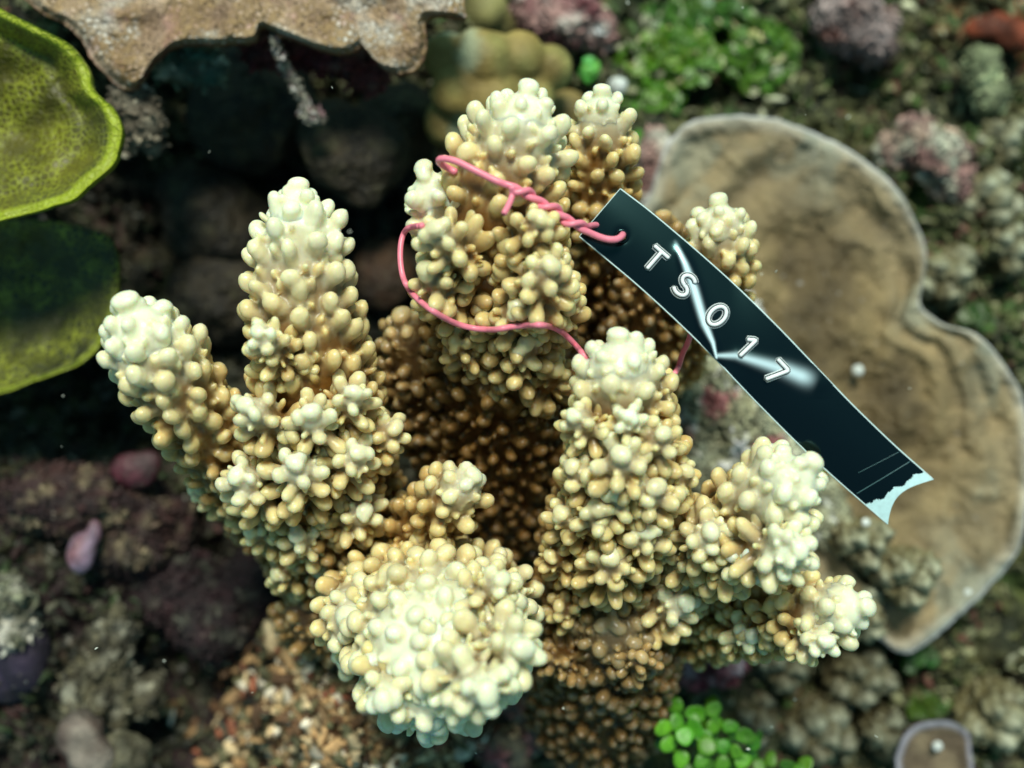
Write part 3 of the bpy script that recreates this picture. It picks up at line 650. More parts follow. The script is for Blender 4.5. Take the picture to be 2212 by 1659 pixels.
# upper tan plate
def zf(u, v, t):
    P = np.stack([u / 80, v / 80, 0 * u], -1); return -4.6 + .8 * t + .55 * fbm(P, 1.0, 4, 34) - .35 * sm(.95, 1, t) + .9 * sm(600, 100, u) * 0
def cf(P, t, u, v):
    C = mixc((.60, .43, .30), (.33, .21, .13), sm(-.4, .4, fbm(P, .6, 4, 36)))
    C = mixc(C, (.66, .62, .55), sm(.0, .35, fbm(P, .9, 4, 77)) * .9); C = mixc(C, (.5, .25, .22), sm(.25, .5, fbm(P, 1.3, 3, 79)) * .6)
    e = sm(.91, .98, t) * sm(-.25, .35, fbm(P, .7, 2, 38)); C = mixc(C, (.74, .68, .56), e * .85)
    return mixc(C, (.30, .05, .03), sm(.992, 1, t) * .8)
plate('plate_coral', (540, -190), [(-60, -200), (60, -380), (450, -420), (760, -330), (900, -190), (985, -70), (1005, 26), (991, 35), (945, 33), (924, 40), (919, 60), (920, 89), (917, 124), (895, 149), (856, 157), (820, 140), (796, 96), (770, 108), (746, 116), (692, 107), (639, 84), (604, 70), (570, 58), (556, 66), (550, 86), (533, 92), (479, 95), (426, 92), (373, 99), (337, 124), (306, 155), (296, 180), (268, 196), (232, 168), (200, 128), (150, 60), (60, 0)],
      zf, cf, .45, M['tanplate'], 'tan knobbly plate coral with scalloped edge and maroon underside overhanging the dark cave', 'coral', undercol=(.17, .022, .014), jag=.016, nth=760)
# big brown plate on the right
def zf(u, v, t):
    P = np.stack([u / 80, v / 80, 0 * u], -1); ridg = fbm(P, 1.1, 4, 44); w = fbm(P, .35, 2, 145); return -9.9 + .6 * t ** 2 + .6 * ridg + .5 * fbm(P, .5, 2, 45) + .17 * np.sin(t * 26 + 7 * w) * sm(.3, .8, t) * (1 - sm(.9, 1, t)) + .15 * np.exp(-((t - .965) / .03) ** 2) - .15 * sm(.985, 1, t)
def cf(P, t, u, v):
    C = mixc((.11, .077, .032), (.26, .19, .085), sm(-.35, .45, fbm(P, .42, 4, 46))); C = mixc(C, (.34, .27, .15), sm(.45, .9, t) * .75); C = mixc(C, (.50, .46, .36), sm(.92, .985, t) * .75)
    C = mixc(C, (.26, .30, .24), sm(.2, .5, fbm(P, .7, 3, 47)) * .5 * sm(.6, .95, t))
    return mixc(C, (.60, .60, .60), sm(.985, .997, t))
plate('plate_coral', (1790, 820), [(1400, 420), (1455, 292), (1520, 256), (1620, 250), (1700, 265), (1790, 300), (1860, 340), (1930, 400), (1975, 470), (2002, 550), (1992, 620), (1990, 662), (2040, 700), (2110, 722), (2165, 780), (2205, 850), (2225, 950), (2222, 1080), (2200, 1190), (2130, 1275), (2060, 1340), (1965, 1412), (1900, 1380), (1820, 1330), (1720, 1280), (1580, 1220), (1460, 1120), (1360, 980), (1300, 800), (1300, 600)],
      zf, cf, .35, M['bigplate'], 'very large brown plate coral with a thin pale rim, spread behind the black tag', 'coral', undercol=(.05, .04, .05), jag=.010, nth=700, rings=110)
def zf(u, v, t): return -9.4 + .5 * t ** 2 + .15 * fbm(np.stack([u / 80, v / 80, 0 * u], -1), 2, 3, 54)
def cf(P, t, u, v): return mixc(mixc((.14, .10, .06), (.22, .17, .10), sm(-.3, .4, fbm(P, 1.5, 3, 56))), (.42, .40, .46), sm(.80, .97, t))
plate('plate_coral', (2025, 1640), [(1935, 1640), (1955, 1590), (1990, 1565), (2050, 1560), (2090, 1580), (2098, 1620), (2100, 1680), (2060, 1720), (1990, 1720), (1945, 1700)],
      zf, cf, .3, M['bigplate'], 'small round brown plate coral with a lilac rim and one white bead on it', 'coral', nth=200, rings=40)
# sandy grey green rock shelf showing between the fingers and the tag
def zf(u, v, t): P = np.stack([u / 60, v / 60, 0 * u], -1); return -8.0 - 1.4 * t ** 2 + .7 * fbm(P, 1.3, 5, 64)
def cf(P, t, u, v):
    n = fbm(P, 1.0, 4, 66); C = mixc((.24, .24, .15), (.40, .42, .30), sm(-.3, .4, n)); C = mixc(C, (.72, .74, .66), sm(.16, .34, fbm(P, 1.9, 3, 67))); return mixc(C, (.30, .12, .12), sm(.25, .5, fbm(P, .8, 3, 68)))
plate('encrusted_rock', (1600, 880), [(1380, 820), (1440, 700), (1560, 620), (1650, 690), (1700, 850), (1760, 980), (1830, 1090), (1800, 1180), (1700, 1150), (1560, 1100), (1450, 1000)],
      zf, cf, .8, M['rock'], 'pale grey-green encrusted rock with white spots between the fingers and the tag', 'rock', nth=300, rings=60, jag=.05)

# ------------------------------------------------------------------ reef floor
CT = [(100, 100, -9), (450, 250, -15), (650, 300, -15), (500, 600, -15), (250, 880, -13), (60, 1100, -9.5), (60, 1350, -8.5), (250, 1300, -10), (450, 1200, -12.5), (430, 1450, -13), (600, 1500, -9), (800, 1620, -8.5), (1000, 1640, -9.5),
      (1150, 950, -12.5), (1080, 1150, -12.5), (1250, 1620, -11.5), (1500, 1450, -11), (1500, 1620, -11.5), (1800, 1500, -13.5), (2150, 1500, -12), (2150, 400, -13), (2000, 150, -15), (1500, 120, -14.5), (1250, 100, -12.5), (1000, 60, -11.5), (1650, 900, -12.5),
      (1750, 600, -13), (1000, 420, -13.5), (1350, 350, -12), (820, 700, -13.5), (2200, 1000, -14), (-300, 900, -10), (2500, 800, -13), (1100, -300, -12), (1100, 2000, -11), (-300, 0, -8), (2500, 1900, -12), (2500, -200, -14), (-200, 1900, -10)]
cw = np.array([W(*c) for c in CT])
def floor_z(X, Y):
    X = np.ravel(X).astype(float); Y = np.ravel(Y).astype(float); num = 0; den = 0
    for c in cw:
        d2 = (X - c[0]) ** 2 + (Y - c[1]) ** 2 + .8; w = 1 / d2 ** 1.6; num = num + w * c[2]; den = den + w
    P = np.stack([X, Y, 0 * X], -1)
    b = 1 - 2 * np.abs(fbm(P, .42, 3, 71)); b2 = 1 - 2 * np.abs(fbm(P, 1.1, 3, 72)); b3 = fbm(P, 3.2, 3, 73)
    return num / den + 1.35 * b + .75 * b2 + .24 * b3 - .8
def floor_c(P):
    n1 = fbm(P * [1, 1, 0], .22, 3, 81); n2 = fbm(P * [1, 1, .3], .9, 4, 82); n3 = fbm(P, 2.2, 3, 83); x, y = P[:, 0], P[:, 1]
    C = mixc((.010, .012, .005), (.062, .060, .024), sm(-.2, .4, n2)); C = mixc(C, (.12, .065, .055), sm(.12, .4, n1) * .6); C = mixc(C, (.035, .075, .016), sm(.0, .35, -n1) * .8)
    C = mixc(C, (.20, .18, .11), sm(.25, .5, n3) * .8)
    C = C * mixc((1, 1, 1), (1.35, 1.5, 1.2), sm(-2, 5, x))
    ld = sm(2, -7, x) * sm(1, -7, y); C = mixc(C, mixc((.016, .004, .006), (.038, .026, .014), sm(.0, .4, n2)), ld * .92)  # lower-left floor colour darkened to stand in for shade there
    cave = np.exp(-(((x + 7.5) / 6.) ** 2 + ((y - 4.5) / 6.) ** 2)); C = mixc(C, (.020, .015, .008), np.clip(cave * 1.2, 0, 1))  # cave shade painted into the floor colour
    orr = np.exp(-(((x - 19.5) / 2.2) ** 2 + ((y - 14) / 2.) ** 2)) * sm(-.3, .2, n3); C = mixc(C, (.30, .055, .015), np.clip(orr * 1.3, 0, 1))
    return C
def axis(half, d, far):
    a = np.arange(-half, half + d, d); k = []; s = d; x = half + d
    while x < far: s *= 1.07; x += s; k.append(x)
    k = np.array(k); return np.concatenate([-k[::-1], a, k])
xs = axis(20, .09, 220); ys = axis(15.5, .09, 220)
X, Y = np.meshgrid(xs, ys); Z = floor_z(X, Y); P = np.stack([X.ravel(), Y.ravel(), Z], -1)
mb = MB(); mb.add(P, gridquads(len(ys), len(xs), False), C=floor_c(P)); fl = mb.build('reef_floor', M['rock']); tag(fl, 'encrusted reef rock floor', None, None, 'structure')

# ------------------------------------------------------------------ blobs, domes, chips, blades
def sphere(nr=16, ns=24):
    th = np.linspace(0, math.pi, nr); ph = np.arange(ns) * 2 * math.pi / ns
    V = np.stack([np.outer(np.sin(th), np.cos(ph)), np.outer(np.sin(th), np.sin(ph)), np.outer(np.cos(th), np.ones(ns))], -1).reshape(-1, 3)
    return V, gridquads(nr, ns)
def blob(mb, c, r, cf, amp=.12, sc=1.0, seed=0, squash=(1, 1, 1), nr=40, ns=60, o=4):
    V, q = sphere(nr, ns); d = V.copy(); r = np.asarray(r)
    P = c + V * r * np.array(squash) * (1 + amp * fbm(V * r + c, sc, o, seed))[:, None]
    mb.add(P, q[:, ::-1], C=cf(P, d))
def blobs(name, lst, cf, m, label, cat, group=None, parent=None, **kw):
    mb = MB()
    for k, (u, v, z, rpx, *sq) in enumerate(lst): blob(mb, W(u, v, z), rpx * K * (CAMZ - z) / CAMZ, cf, seed=k * 3 + kw.get('sd', 0), squash=sq[0] if sq else (1, 1, 1), **{a: b for a, b in kw.items() if a != 'sd'})
    o = mb.build(name, m) if len(lst) == 1 else fuse(mb, name, m, None, .10, 8, 3)
    recenter(o); return tag(o, label, cat, group)

def two(a, b, sc=.8, sd=0, lo=-.3, hi=.4): return lambda P, d: mixc(a, b, sm(lo, hi, fbm(P, sc, 3, sd)))
def three(a, b, c, sc=.8, sd=0, th=.2):
    return lambda P, d: mixc(mixc(a, b, sm(-.3, .4, fbm(P, sc, 3, sd))), c, sm(th, th + .2, fbm(P, sc * 1.6, 3, sd + 5)))

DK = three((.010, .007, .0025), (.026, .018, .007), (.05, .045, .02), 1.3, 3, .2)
GD = 'dark brown dome corals in the cave'
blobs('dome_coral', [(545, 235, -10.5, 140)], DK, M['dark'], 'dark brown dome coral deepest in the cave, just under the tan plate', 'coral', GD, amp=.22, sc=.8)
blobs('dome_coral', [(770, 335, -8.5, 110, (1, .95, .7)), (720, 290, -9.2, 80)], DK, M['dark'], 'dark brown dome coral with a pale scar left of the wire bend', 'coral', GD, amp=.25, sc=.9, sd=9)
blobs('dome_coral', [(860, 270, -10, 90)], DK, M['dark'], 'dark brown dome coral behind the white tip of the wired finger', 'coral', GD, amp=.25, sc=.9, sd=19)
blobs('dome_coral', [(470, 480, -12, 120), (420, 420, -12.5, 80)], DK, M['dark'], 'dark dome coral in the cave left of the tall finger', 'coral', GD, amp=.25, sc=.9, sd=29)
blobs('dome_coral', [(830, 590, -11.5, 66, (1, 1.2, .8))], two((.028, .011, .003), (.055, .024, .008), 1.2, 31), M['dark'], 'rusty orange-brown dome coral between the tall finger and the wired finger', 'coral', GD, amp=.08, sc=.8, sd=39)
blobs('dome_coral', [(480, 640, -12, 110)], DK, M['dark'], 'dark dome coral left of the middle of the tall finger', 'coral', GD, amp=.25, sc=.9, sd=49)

OL = lambda P, d: mixc(mixc(mixc((.24, .17, .045), (.36, .27, .08), sm(-.3, .4, fbm(P, 1.2, 3, 90))), (.36, .34, .11), sm(-.1, .4, fbm(P, .6, 3, 91))), (.46, .52, .34), sm(.16, .34, fbm(P, .9, 4, 93)) * sm(-.1, -.6, (P[:, 0] + .5) * .7))
blobs('lobed_coral', [(965, 125, -7.4, 55), (1045, 125, -7.0, 66), (1120, 130, -7.4, 58), (1185, 150, -8, 52), (1000, 195, -7.4, 64), (1065, 215, -7.4, 68), (975, 260, -8.4, 58), (1040, 290, -8.8, 58), (1140, 210, -8, 56)], OL, M['lobes'],
      'olive yellow lobed coral with pale green patches, behind the top of the wired finger', 'coral', amp=.22, sc=.9)
blobs('lobed_coral', [(1050, 25, -10.5, 48), (1035, 55, -11, 40), (1085, 50, -11, 36)], two((.12, .10, .03), (.30, .28, .10), .9, 95), M['lobes'], 'small olive lobed coral at the top edge beside the tan plate', 'coral', amp=.12, sc=.9, sd=5)
blobs('lobed_coral', [(1225, 240, -10.5, 46)], two((.16, .11, .03), (.26, .19, .06), .9, 97), M['lobes'], 'single smooth mustard knob between the two tallest rear fingers', 'coral', amp=.06, sc=.9, sd=15)
PK = three((.16, .045, .055), (.33, .20, .18), (.62, .56, .50), 1.1, 101, .12)
blobs('pink_rock', [(1160, 25, -11, 55), (1225, 35, -11.2, 65), (1280, 60, -11.8, 50), (1190, 85, -11.8, 50)], PK, M['rock'], 'pink and white crusted rock at the top edge right of the olive coral', 'rock', amp=.3, sc=1.3)
blobs('pink_rock', [(1420, 330, -10.6, 50), (1440, 390, -10.8, 60), (1400, 420, -11, 40)], three((.20, .10, .09), (.34, .22, .19), (.50, .48, .40), 1.1, 111, .2), M['rock'], 'dusty pink rock above the top corner of the tag', 'rock', amp=.3, sc=1.3, sd=7)
blobs('pink_rock', [(1530, 1370, -8.5, 48), (1560, 1420, -9, 55), (1490, 1440, -9.4, 45), (1560, 1345, -8.2, 24, (.7, 1.5, 1))], three((.14, .02, .035), (.30, .06, .07), (.42, .30, .32), 1.4, 121, .15), M['rock'], 'crimson and pink crusted rock below the two right fingers', 'rock', amp=.4, sc=1.8, sd=17)
blobs('pink_rock', [(1180, 1560, -9.5, 60), (1130, 1500, -9, 50), (1240, 1610, -10, 60), (1090, 1620, -9.5, 55)], three((.07, .05, .04), (.20, .19, .13), (.34, .12, .14), 1.6, 131, .15), M['rock'], 'mottled olive and pink rock under the big white-tipped cluster', 'rock', amp=.4, sc=1.8, sd=27)
# rocks around the cave mouth
GR = three((.08, .065, .045), (.20, .18, .13), (.40, .38, .32), 1.3, 141, .22)
blobs('turf_rock', [(290, 225, -5.2, 48), (312, 270, -5.2, 42), (275, 290, -5.6, 42), (332, 318, -5.8, 22)], GR, M['rock'], 'grey turf-covered rock pillar right of the bright green plate', 'rock', amp=.45, sc=1.6, sd=3)
blobs('turf_rock', [(420, 125, -5.9, 48, (1.3, .5, 1)), (395, 160, -6.2, 42, (1.3, .5, 1)), (455, 150, -6.4, 40)], three((.03, .09, .07), (.12, .17, .12), (.36, .40, .32), 1.6, 151, .25), M['rock'], 'green and grey turfed rock lip hanging under the tan plate', 'rock', amp=.45, sc=1.8, sd=13)
blobs('turf_rock', [(640, 120, -6.2, 55, (1.4, .5, 1)), (740, 140, -6.2, 55, (1.4, .4, 1)), (800, 160, -6.8, 45), (560, 105, -6.4, 40)], three((.07, .008, .012), (.10, .02, .02), (.20, .16, .14), 1.6, 161, .35), M['rock'], 'maroon crusted rock ledge beneath the scalloped plate edge', 'rock', amp=.4, sc=1.8, sd=23)
# lower left
blobs('encrusted_rock', [(150, 1080, -8.4, 130, (1.2, .6, .6)), (300, 1150, -9.6, 110)], three((.014, .004, .005), (.034, .012, .010), (.15, .12, .07), 1.6, 171, .2), M['rock'], 'maroon rock with ragged turf left of the cream fingers', 'rock', amp=.35, sc=1.1, sd=33)
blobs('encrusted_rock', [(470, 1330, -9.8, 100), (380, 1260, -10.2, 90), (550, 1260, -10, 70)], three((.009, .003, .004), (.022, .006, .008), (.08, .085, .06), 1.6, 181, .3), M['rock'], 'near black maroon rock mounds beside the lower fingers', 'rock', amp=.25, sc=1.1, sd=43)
blobs('encrusted_rock', [(250, 1400, -8.6, 60, (.7, 1.6, 1)), (210, 1500, -8.4, 70, (1, 1.2, 1)), (300, 1500, -9, 50)], three((.03, .026, .014), (.09, .08, .045), (.30, .29, .22), 1.9, 191, .2), M['rock'], 'ragged olive and white crusted ridge at lower left', 'rock', amp=.5, sc=2.0, sd=53)
blobs('encrusted_rock', [(25, 1290, -7.6, 50), (30, 1350, -7.8, 48)], three((.05, .05, .028), (.15, .16, .10), (.42, .40, .34), 1.9, 201, .15), M['rock'], 'pale green crusted lump on the left edge above the purple sponge', 'rock', amp=.5, sc=2.2, sd=63)
blobs('sponge', [(50, 1420, -8.2, 62, (1.0, 1.3, .8)), (20, 1470, -8.6, 50)], two((.012, .009, .022), (.026, .016, .040), 1.2, 211), M['rock'], 'dark purple sponge lobe on the left edge', 'sponge', amp=.12, sc=.9, sd=73)
blobs('sponge', [(175, 1195, -7.4, 32, (1, 1.45, 1)), (205, 1150, -7.5, 20, (.8, 1.5, 1))], two((.20, .085, .10), (.26, .19, .27), 2.2, 221), M['sponge'], 'small lilac and pink pear-shaped tunicate on the dark rock', 'tunicate', amp=.12, sc=1.6, sd=83)
blobs('sponge', [(290, 1015, -8.0, 46, (1.2, .9, .5)), (320, 1000, -8.0, 30, (1, 1, .5))], two((.03, .005, .008), (.10, .022, .034), 1.2, 231), M['sponge'], 'crimson smooth sponge disc left of the lower cream fingers', 'sponge', amp=.12, sc=1.0, sd=93)
blobs('pale_stone', [(165, 1590, -6.2, 52), (200, 1640, -6, 48)], two((.08, .055, .045), (.20, .17, .14), 1.2, 241), M['rock'], 'pale pinkish lumpy stone at bottom left corner', 'stone', amp=.45, sc=1.4, sd=103)
blobs('pale_stone', [(270, 1640, -6.6, 55)], two((.05, .045, .025), (.14, .13, .08), 1.2, 251), M['rock'], 'olive grey stone at the bottom edge, right of the pinkish one', 'stone', amp=.45, sc=1.4, sd=113)
blobs('encrusted_rock', [(720, 1440, -8.8, 60, (.6, 1.6, 1)), (760, 1520, -8.6, 60, (.7, 1, 1))], two((.12, .055, .07), (.20, .10, .12), 1.2, 261), M['rock'], 'mauve crusted rock edge left of the big white-tipped cluster', 'rock', amp=.15, sc=1.0, sd=123)
# top right and right edge rocks
blobs('encrusted_rock', [(1830, 40, -12.5, 70), (1880, 80, -13, 60)], three((.18, .13, .12), (.30, .24, .23), (.22, .07, .05), 1.0, 271, .25), M['rock'], 'greyish pink rounded rock near the top right', 'rock', amp=.3, sc=1.2, sd=133)
blobs('encrusted_rock', [(2120, 150, -12, 42, (.9, 1.2, 1)), (2140, 210, -12.2, 40)], three((.08, .10, .05), (.20, .23, .12), (.40, .46, .26), 1.4, 281, .2), M['rock'], 'pale lime crusted lump below the orange sponge', 'rock', amp=.3, sc=1.5, sd=143)
blobs('sponge', [(2150, 60, -12.8, 45, (1.4, .7, .7)), (2195, 80, -12.5, 40)], two((.10, .020, .006), (.24, .045, .012), 1.5, 291), M['rock'], 'rusty orange sponge crust in the top right corner', 'sponge', amp=.4, sc=1.6, sd=153)
blobs('pink_rock', [(2030, 340, -11.8, 55), (1985, 300, -12, 50), (2060, 390, -12, 45), (1930, 330, -12.4, 40)], three((.22, .12, .11), (.32, .24, .18), (.42, .44, .34), 1.4, 301, .15), M['rock'], 'pinkish tan rock above right of the big brown plate', 'rock', amp=.35, sc=1.5, sd=163)

# small knobbly colonies
KC = (np.array((.050, .036, .013)), np.array((.12, .098, .038)), np.array((.22, .20, .105)), np.array((.40, .42, .30)))
def knobby(u, v, z, rpx, label, n=5, dim=1.0, group='small knobbly corals round the big plate', sd=0, cols=KC):
    rs = np.random.default_rng(sd); r = rpx * K * (CAMZ - z) / CAMZ
    root = empty('knobbly_coral', W(u, v, z - 2.0), label, 'coral', group); root['org'] = [float(x) for x in root.location]
    for k in range(n):
        a = k * 2.4 + rs.uniform(-.4, .4); e = math.sqrt((k + .3) / n)
        c = W(u, v, z); tip = c + np.array((math.cos(a) * e * r * .9, math.sin(a) * e * r * .9, .5 - e * e * 1.0 * r * .6)); base = c + np.array((math.cos(a) * e * r * .3, math.sin(a) * e * r * .3, -2.2))
        st = object.__new__(Branch); ln = np.linalg.norm(tip - base); m = max(8, int(ln / .2)); t = np.linspace(0, 1, m)[:, None]
        st.A = tip + (base - tip) * t; st.r = np.interp(t[:, 0], [0, .3, 1], [r * .20, r * .34, r * .5]); st.s = t[:, 0] * ln; st.L = ln; st.T, st.N, st.B = frames(st.A)
        o = grow('branch', st, root, ks=.62, pale_len=.9, tip_pale=rs.uniform(.5, .8), dim=dim, tipname=None, seg=7, cols=cols, m=M['dimcoral'], bulb=.9)
    del root['org']
KN = [(2060, 590, -11, 75, 'small knobbly coral right of the big plate notch', 5), (2150, 430, -11.5, 75, 'small knobbly coral near the right edge, above the plate notch', 6), (2170, 300, -12, 60, 'grey-brown knobbly coral highest on the right edge', 5),
      (2190, 540, -11.5, 55, 'small knobbly coral at the right edge beside the plate notch', 4), (1975, 1255, -7.5, 75, 'grey-brown knobbly coral right of the lowest right fingertip', 5), (1880, 1180, -7.6, 62, 'small knobbly coral just below the pale end of the tag', 5),
      (1870, 1330, -8.6, 70, 'dim knobbly coral behind the lowest right fingertip', 5), (1710, 1440, -9.5, 70, 'dark knobbly coral under the lowest right finger', 5), (1870, 1470, -10, 75, 'dark knobbly coral below the lowest right fingertip', 6),
      (1780, 1590, -10, 80, 'dark knobbly coral left of the small round plate', 6), (1640, 1560, -10.5, 60, 'dark knobbly coral beside the bright green disc alga', 4), (1920, 1600, -10.5, 55, 'dim knobbly coral touching the small round plate', 4), (2170, 1560, -9.5, 85, 'pale-tipped knobbly coral in the lower right corner', 6)]
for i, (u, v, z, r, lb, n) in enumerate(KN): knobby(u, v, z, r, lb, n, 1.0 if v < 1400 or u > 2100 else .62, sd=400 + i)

# disc algae
def disc_template(seg=14):
    th = np.arange(seg) * 2 * math.pi / seg; rr = 1 + .06 * np.cos(3 * th) - .16 * np.exp(-((np.angle(np.exp(1j * (th - 4.71)))) / .35) ** 2)
    rows = []
    for k, h in ((0, .02), (.45, .06), (.8, .085), (.96, .05), (1.0, .0), (.8, -.06), (0, -.08)): rows.append(np.stack([np.cos(th) * rr * k, np.sin(th) * rr * k, np.full(seg, h)], -1))
    return np.array(rows), seg
DT, DS = disc_template()
def discs(mb, pts, rad, col, tilt=.5):
    for p, r in zip(pts, rad):
        n = nrm(np.array((rng.normal(0, tilt), rng.normal(0, tilt) + .15, 1))); x = nrm(np.cross(n, rng.normal(0, 1, 3))); y = np.cross(n, x)
        V = DT.reshape(-1, 3) * r; cup = rng.normal(0, .12); V2 = V[:, :1] * x + V[:, 1:2] * y * rng.uniform(.8, 1.0) + (V[:, 2:3] + cup * (V[:, :1] ** 2 + V[:, 1:2] ** 2) / max(r, .01)) * n
        mb.add(p + V2, gridquads(len(DT), DS)[:, ::-1], C=np.array(col) * rng.uniform(.7, 1.25) * np.array((rng.uniform(.8, 1.3), 1, rng.uniform(.7, 1.3))))
DISC1 = [(1457, 1524), (1502, 1540), (1463, 1560), (1433, 1573), (1480, 1590), (1541, 1533), (1545, 1567), (1527, 1610), (1562, 1612), (1590, 1625), (1515, 1645), (1470, 1640), (1577, 1570), (1610, 1590), (1630, 1605), (1560, 1650), (1500, 1575), (1605, 1645), (1445, 1607), (1520, 1590)]
GA = 'clumps of green disc algae'
mb = MB(); discs(mb, [W(u, v, -4.6 + rng.uniform(-.4, .5)) for u, v in DISC1], rng.uniform(.26, .35, len(DISC1)), (.085, .30, .012), .22)
discs(mb, [W(u + rng.uniform(-25, 25), v + rng.uniform(-20, 25), -5.3) for u, v in DISC1], rng.uniform(.22, .33, len(DISC1)), (.05, .18, .010), .6)
o = mb.build('disc_algae', M['algae']); recenter(o); tag(o, 'bright green disc-leaved alga at the bottom edge, right of centre', 'algae', GA)
mb = MB(); pts = [(1665, 1640), (1700, 1652), (1740, 1650), (1640, 1655), (1720, 1665)]; discs(mb, [W(u, v, -5.0) for u, v in pts], [.26] * 5, (.07, .22, .012), .4)
o = mb.build('disc_algae', M['algae']); recenter(o); tag(o, 'tiny yellow-green disc alga cut by the bottom edge', 'algae', GA)
for (u, v, su, sv, n, z, c, lb) in ((1445, 130, 115, 68, 170, -12.4, (.075, .18, .010), 'yellow-green leafy alga right of the pale rear fingertip'), (1640, 125, 85, 85, 110, -12.9, (.055, .14, .010), 'dim green leafy alga near the top right of centre'), (1275, 155, 16, 28, 10, -10.8, (.08, .34, .05), 'small green leaf alga beside the olive lobed coral'),
                                  (1500, 35, 130, 35, 90, -13.2, (.045, .13, .012), 'dark green leafy alga along the top edge'), (1400, 215, 85, 26, 60, -12.4, (.07, .19, .011), 'bright green leafy alga just above the big brown plate'), (1375, 320, 10, 40, 10, -11.2, (.08, .30, .03), 'thin green alga beside the second rear finger'),
                                  (1980, 1420, 40, 25, 26, -12, (.022, .08, .008), 'dim green alga under the lower edge of the big plate'), (2010, 1530, 50, 20, 26, -11.6, (.045, .10, .010), 'olive green alga above the small round plate'), (2110, 690, 35, 30, 20, -12.5, (.03, .07, .012), 'faint green alga beside the plate notch on the right')):
    n = n * 2; mb = MB(); a_ = rng.uniform(0, 6.28, n); r_ = rng.uniform(0, 1, n) ** .6; uu = u + np.cos(a_) * r_ * su * .95; vv_ = v + np.sin(a_) * r_ * sv * .95
    discs(mb, [W(a, b, z + rng.uniform(-.7, .7)) for a, b in zip(uu, vv_)], rng.uniform(.16, .34, n), c, .6)
    if su > 55:
        k = n // 16; discs(mb, [W(a, b, z + .5) for a, b in zip(uu[:k] + 6, vv_[:k] + 4)], rng.uniform(.14, .3, k), (.36, .42, .22), .6)
    o = mb.build('disc_algae', M['algae']); recenter(o); tag(o, lb, 'algae', GA)

# chips: rubble and turf (nobody could count them)
ICO = np.array([(0, 0, 1), (.89, 0, .45), (.28, .85, .45), (-.72, .53, .45), (-.72, -.53, .45), (.28, -.85, .45), (.72, .53, -.45), (-.28, .85, -.45), (-.89, 0, -.45), (-.28, -.85, -.45), (.72, -.53, -.45), (0, 0, -1)], float)
ICOT = np.array([(0, 1, 2), (0, 2, 3), (0, 3, 4), (0, 4, 5), (0, 5, 1), (1, 6, 2), (2, 7, 3), (3, 8, 4), (4, 9, 5), (5, 10, 1), (6, 7, 2), (7, 8, 3), (8, 9, 4), (9, 10, 5), (10, 6, 1), (11, 7, 6), (11, 8, 7), (11, 9, 8), (11, 10, 9), (11, 6, 10)])
def subdiv(V, T):
    V = list(map(tuple, V)); cache = {}; out = []
    def mid(a, b):
        k = (min(a, b), max(a, b))
        if k not in cache: m = (np.array(V[a]) + np.array(V[b])) / 2; m /= np.linalg.norm(m); cache[k] = len(V); V.append(tuple(m))
        return cache[k]
    for a, b, c in T:
        x, y, z = mid(a, b), mid(b, c), mid(c, a); out += [(a, x, z), (x, b, y), (z, y, c), (x, y, z)]
    return np.array(V), np.array(out)
IV, IT = subdiv(nrm(ICO), ICOT)
def chips(mb, P, size, col, elong=1.6, lump=.35):
    n = len(P); base = IV; m = len(base)
    A = nrm(rng.normal(0, 1, (n, 3))); B = nrm(np.cross(A, rng.normal(0, 1, (n, 3)))); Cx = np.cross(A, B)
    s = size[:, None] * np.stack([rng.uniform(1, elong, n), rng.uniform(.6, 1, n), rng.uniform(.35, .9, n)], -1)
    d = 1 + lump * rng.uniform(-1, 1, (n, m, 1)); L = base[None] * d * s[:, None]
    V = P[:, None] + L[..., :1] * A[:, None] + L[..., 1:2] * B[:, None] + L[..., 2:] * Cx[:, None]
    T = (IT[None] + (np.arange(n) * m)[:, None, None]).reshape(-1, 3)
    mb.add(V.reshape(-1, 3), T=T, C=np.repeat(col, m, 0))
def fpts(n, fx, fy, off=(-.1, .25)):
    x = fx(n); y = fy(n); z = floor_z(x, y) + rng.uniform(off[0], off[1], len(x)); return np.stack([x, y, z], -1)
def pal(n, cs, w, j=.25):
    c = np.array(cs)[rng.choice(len(cs), n, p=np.array(w) / sum(w))]; return c * (1 + rng.normal(0, j, (n, 1))).clip(.4, 1.8)
# bottom rubble heap
n = 2300; x = rng.normal(-4.9, 2.6, n); y = rng.normal(-11.2, 1.7, n); hp_ = 2.4 * np.exp(-((x + 4.9) / 3.4) ** 2 - ((y + 11.2) / 2.6) ** 2); P = np.stack([x, y, floor_z(x, y) + hp_ * rng.uniform(.2, 1, n) ** .5 + rng.uniform(-.1, .3, n)], -1)
mb = MB(); chips(mb, P, rng.uniform(.08, .30, n) * rng.uniform(.5, 1.1, n), pal(n, [(.66, .50, .28), (.44, .27, .12), (.12, .06, .025), (.78, .70, .54), (.30, .10, .05), (.14, .13, .06)], [3, 4, 5, 1.6, .5, 3]), 2.2, .4)
o = mb.build('coral_rubble', M['rubble'], smooth=False); tag(o, 'heap of small tan and rust coral rubble at the bottom left of centre', 'rubble', None, 'stuff')
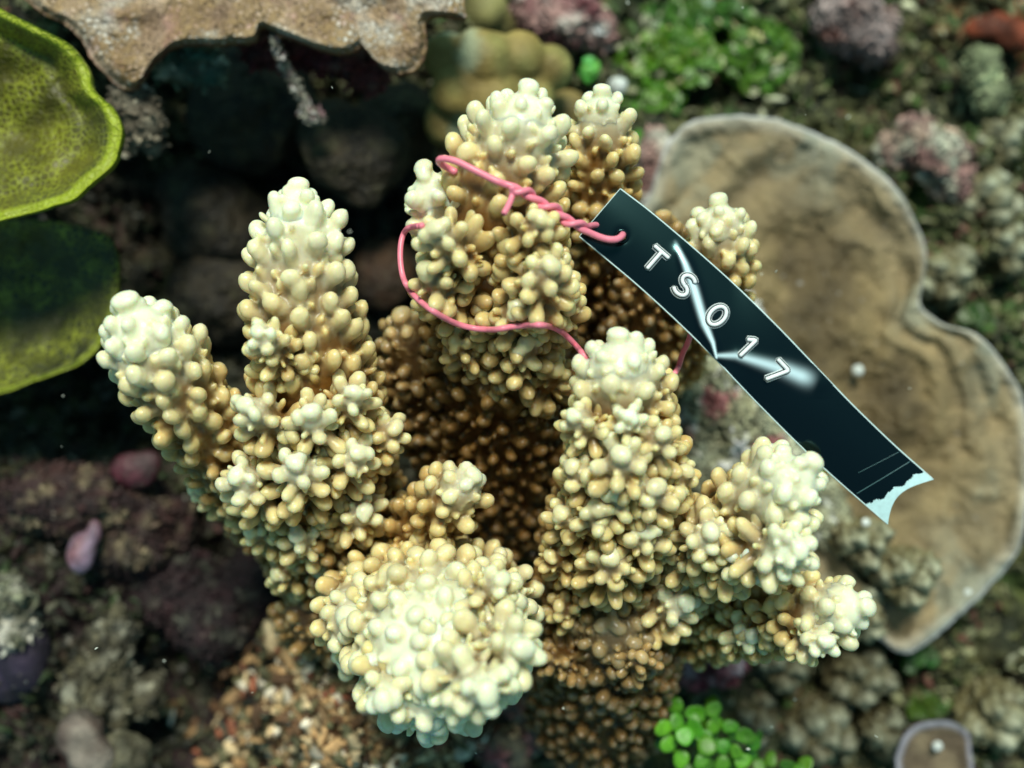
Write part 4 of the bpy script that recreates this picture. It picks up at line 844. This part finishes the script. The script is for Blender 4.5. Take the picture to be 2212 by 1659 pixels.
# turf all over the floor
n = 24000; P = fpts(n, lambda n: rng.uniform(-21, 21, n), lambda n: rng.uniform(-16, 16, n))
k = fbm(P * [1, 1, 0], .8, 3, 501); P = P[k > -.3]; n = len(P); c = pal(n, [(.12, .12, .055), (.04, .045, .02), (.28, .27, .18), (.15, .06, .05), (.06, .11, .03), (.50, .48, .40)], [4, 5, 2, .9, 1.6, .5])
dk = ((P[:, 0] < -1) & (P[:, 1] < 8)); c[dk] *= .5; c[~dk] *= (1.35, 1.45, 1.15); c *= .62  # turf on the left darkened in colour, in place of shade
cave = np.exp(-(((P[:, 0] + 7.5) / 5.) ** 2 + ((P[:, 1] - 5) / 5.) ** 2)); c *= (1 - .8 * cave)[:, None]  # cave shade worked into the turf colour too
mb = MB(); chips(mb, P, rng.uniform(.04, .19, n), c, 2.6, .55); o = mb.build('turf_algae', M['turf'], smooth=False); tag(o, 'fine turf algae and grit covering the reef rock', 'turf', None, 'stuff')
# turf on rocks and along the plate undersides
mb = MB(); tot = []
for o in list(bpy.data.objects):
    if o.type == 'MESH' and o.name.split('.')[0] in ('turf_rock', 'encrusted_rock', 'pink_rock'):
        nv = len(o.data.vertices); a = np.empty(nv * 3, np.float32); o.data.vertices.foreach_get('co', a); a = a.reshape(-1, 3) + np.array(o.location)
        ca = np.empty(nv * 4, np.float32); o.data.color_attributes['tone'].data.foreach_get('color', ca); ca = ca.reshape(-1, 4)[:, :3]
        k = rng.choice(nv, min(nv, int(nv * .16)), replace=False); k = k[a[k, 2] > a[:, 2].min() + .4]
        chips(mb, a[k] + rng.normal(0, .05, (len(k), 3)), rng.uniform(.03, .12, len(k)), (ca[k] * rng.uniform(.4, 2.0, (len(k), 1))).clip(0, .7), 2.6, .5)
o = mb.build('turf_algae', M['turf'], smooth=False); tag(o, 'ragged turf tufts growing on the rocks', 'turf', None, 'stuff')
# the ragged strand hanging across the cave mouth
sp = curve([(590, 80, -4.6), (605, 120, -5), (620, 150, -5.4), (640, 180, -5.6), (655, 215, -5.8), (668, 240, -5.9), (680, 262, -6)], 90)
P = []; S_ = []
for i, p in enumerate(sp):
    f = i / 89; wd = 4 + 5 * abs(math.sin(f * 9)) + (22 if f > .82 else 0) * (1 - abs(f - .92) * 6)
    for _ in range(7): P.append(W(p[0] + rng.normal(0, max(wd, 2) * .5), p[1] + rng.normal(0, 4), p[2] + rng.uniform(-.1, .15))); S_.append(rng.uniform(.03, .09))
mb = MB(); chips(mb, np.array(P), np.array(S_), pal(len(P), [(.30, .30, .24), (.14, .13, .10), (.42, .40, .38), (.20, .12, .13)], [3, 3, 1.5, 1]), 2.6, .5)
o = mb.build('algae_strand', M['turf'], smooth=False); recenter(o); tag(o, 'ragged grey algae strand hanging across the dark cave mouth', 'algae')
# white beads on the plates
GB = 'small white beads lying on the reef'
for (u, v, z, r, lb) in ((1853, 800, -9.6, 13, 'round white bead on the big brown plate right of the tag'), (2025, 1612, -8.9, 11, 'white bead on the small round plate coral'), (1640, 940, -8.6, 20, 'large white blotchy pebble below the middle of the tag'), (1553, 905, -8.8, 14, 'white pebble on the pale rock, nearest the middle finger'), (1870, 1128, -7.2, 10, 'tiny white bead by the pale end of the tag'), (2090, 1280, -9.2, 9, 'tiny pinkish bead at the lower rim of the big plate'), (1335, 185, -10.6, 20, 'cream shell bit between the rear fingertip and green alga')):
    blobs('white_bead', [(u, v, z, r)], two((.62, .66, .62), (.80, .84, .80), 3, 5), M['rubble'], lb, 'bead', GB, amp=.2, sc=2.5, nr=16, ns=22)
# drifting specks in the water
n = 46; mb = MB(); P = np.array([W(rng.uniform(0, 2212), rng.uniform(0, 1659), rng.uniform(-7, 1)) for _ in range(n)])
chips(mb, P, rng.uniform(.012, .030, n), np.tile((.75, .78, .68), (n, 1)), 2.5, .3); o = mb.build('drifting_specks', M['turf']); tag(o, 'tiny pale specks drifting in the water', 'specks', None, 'stuff')
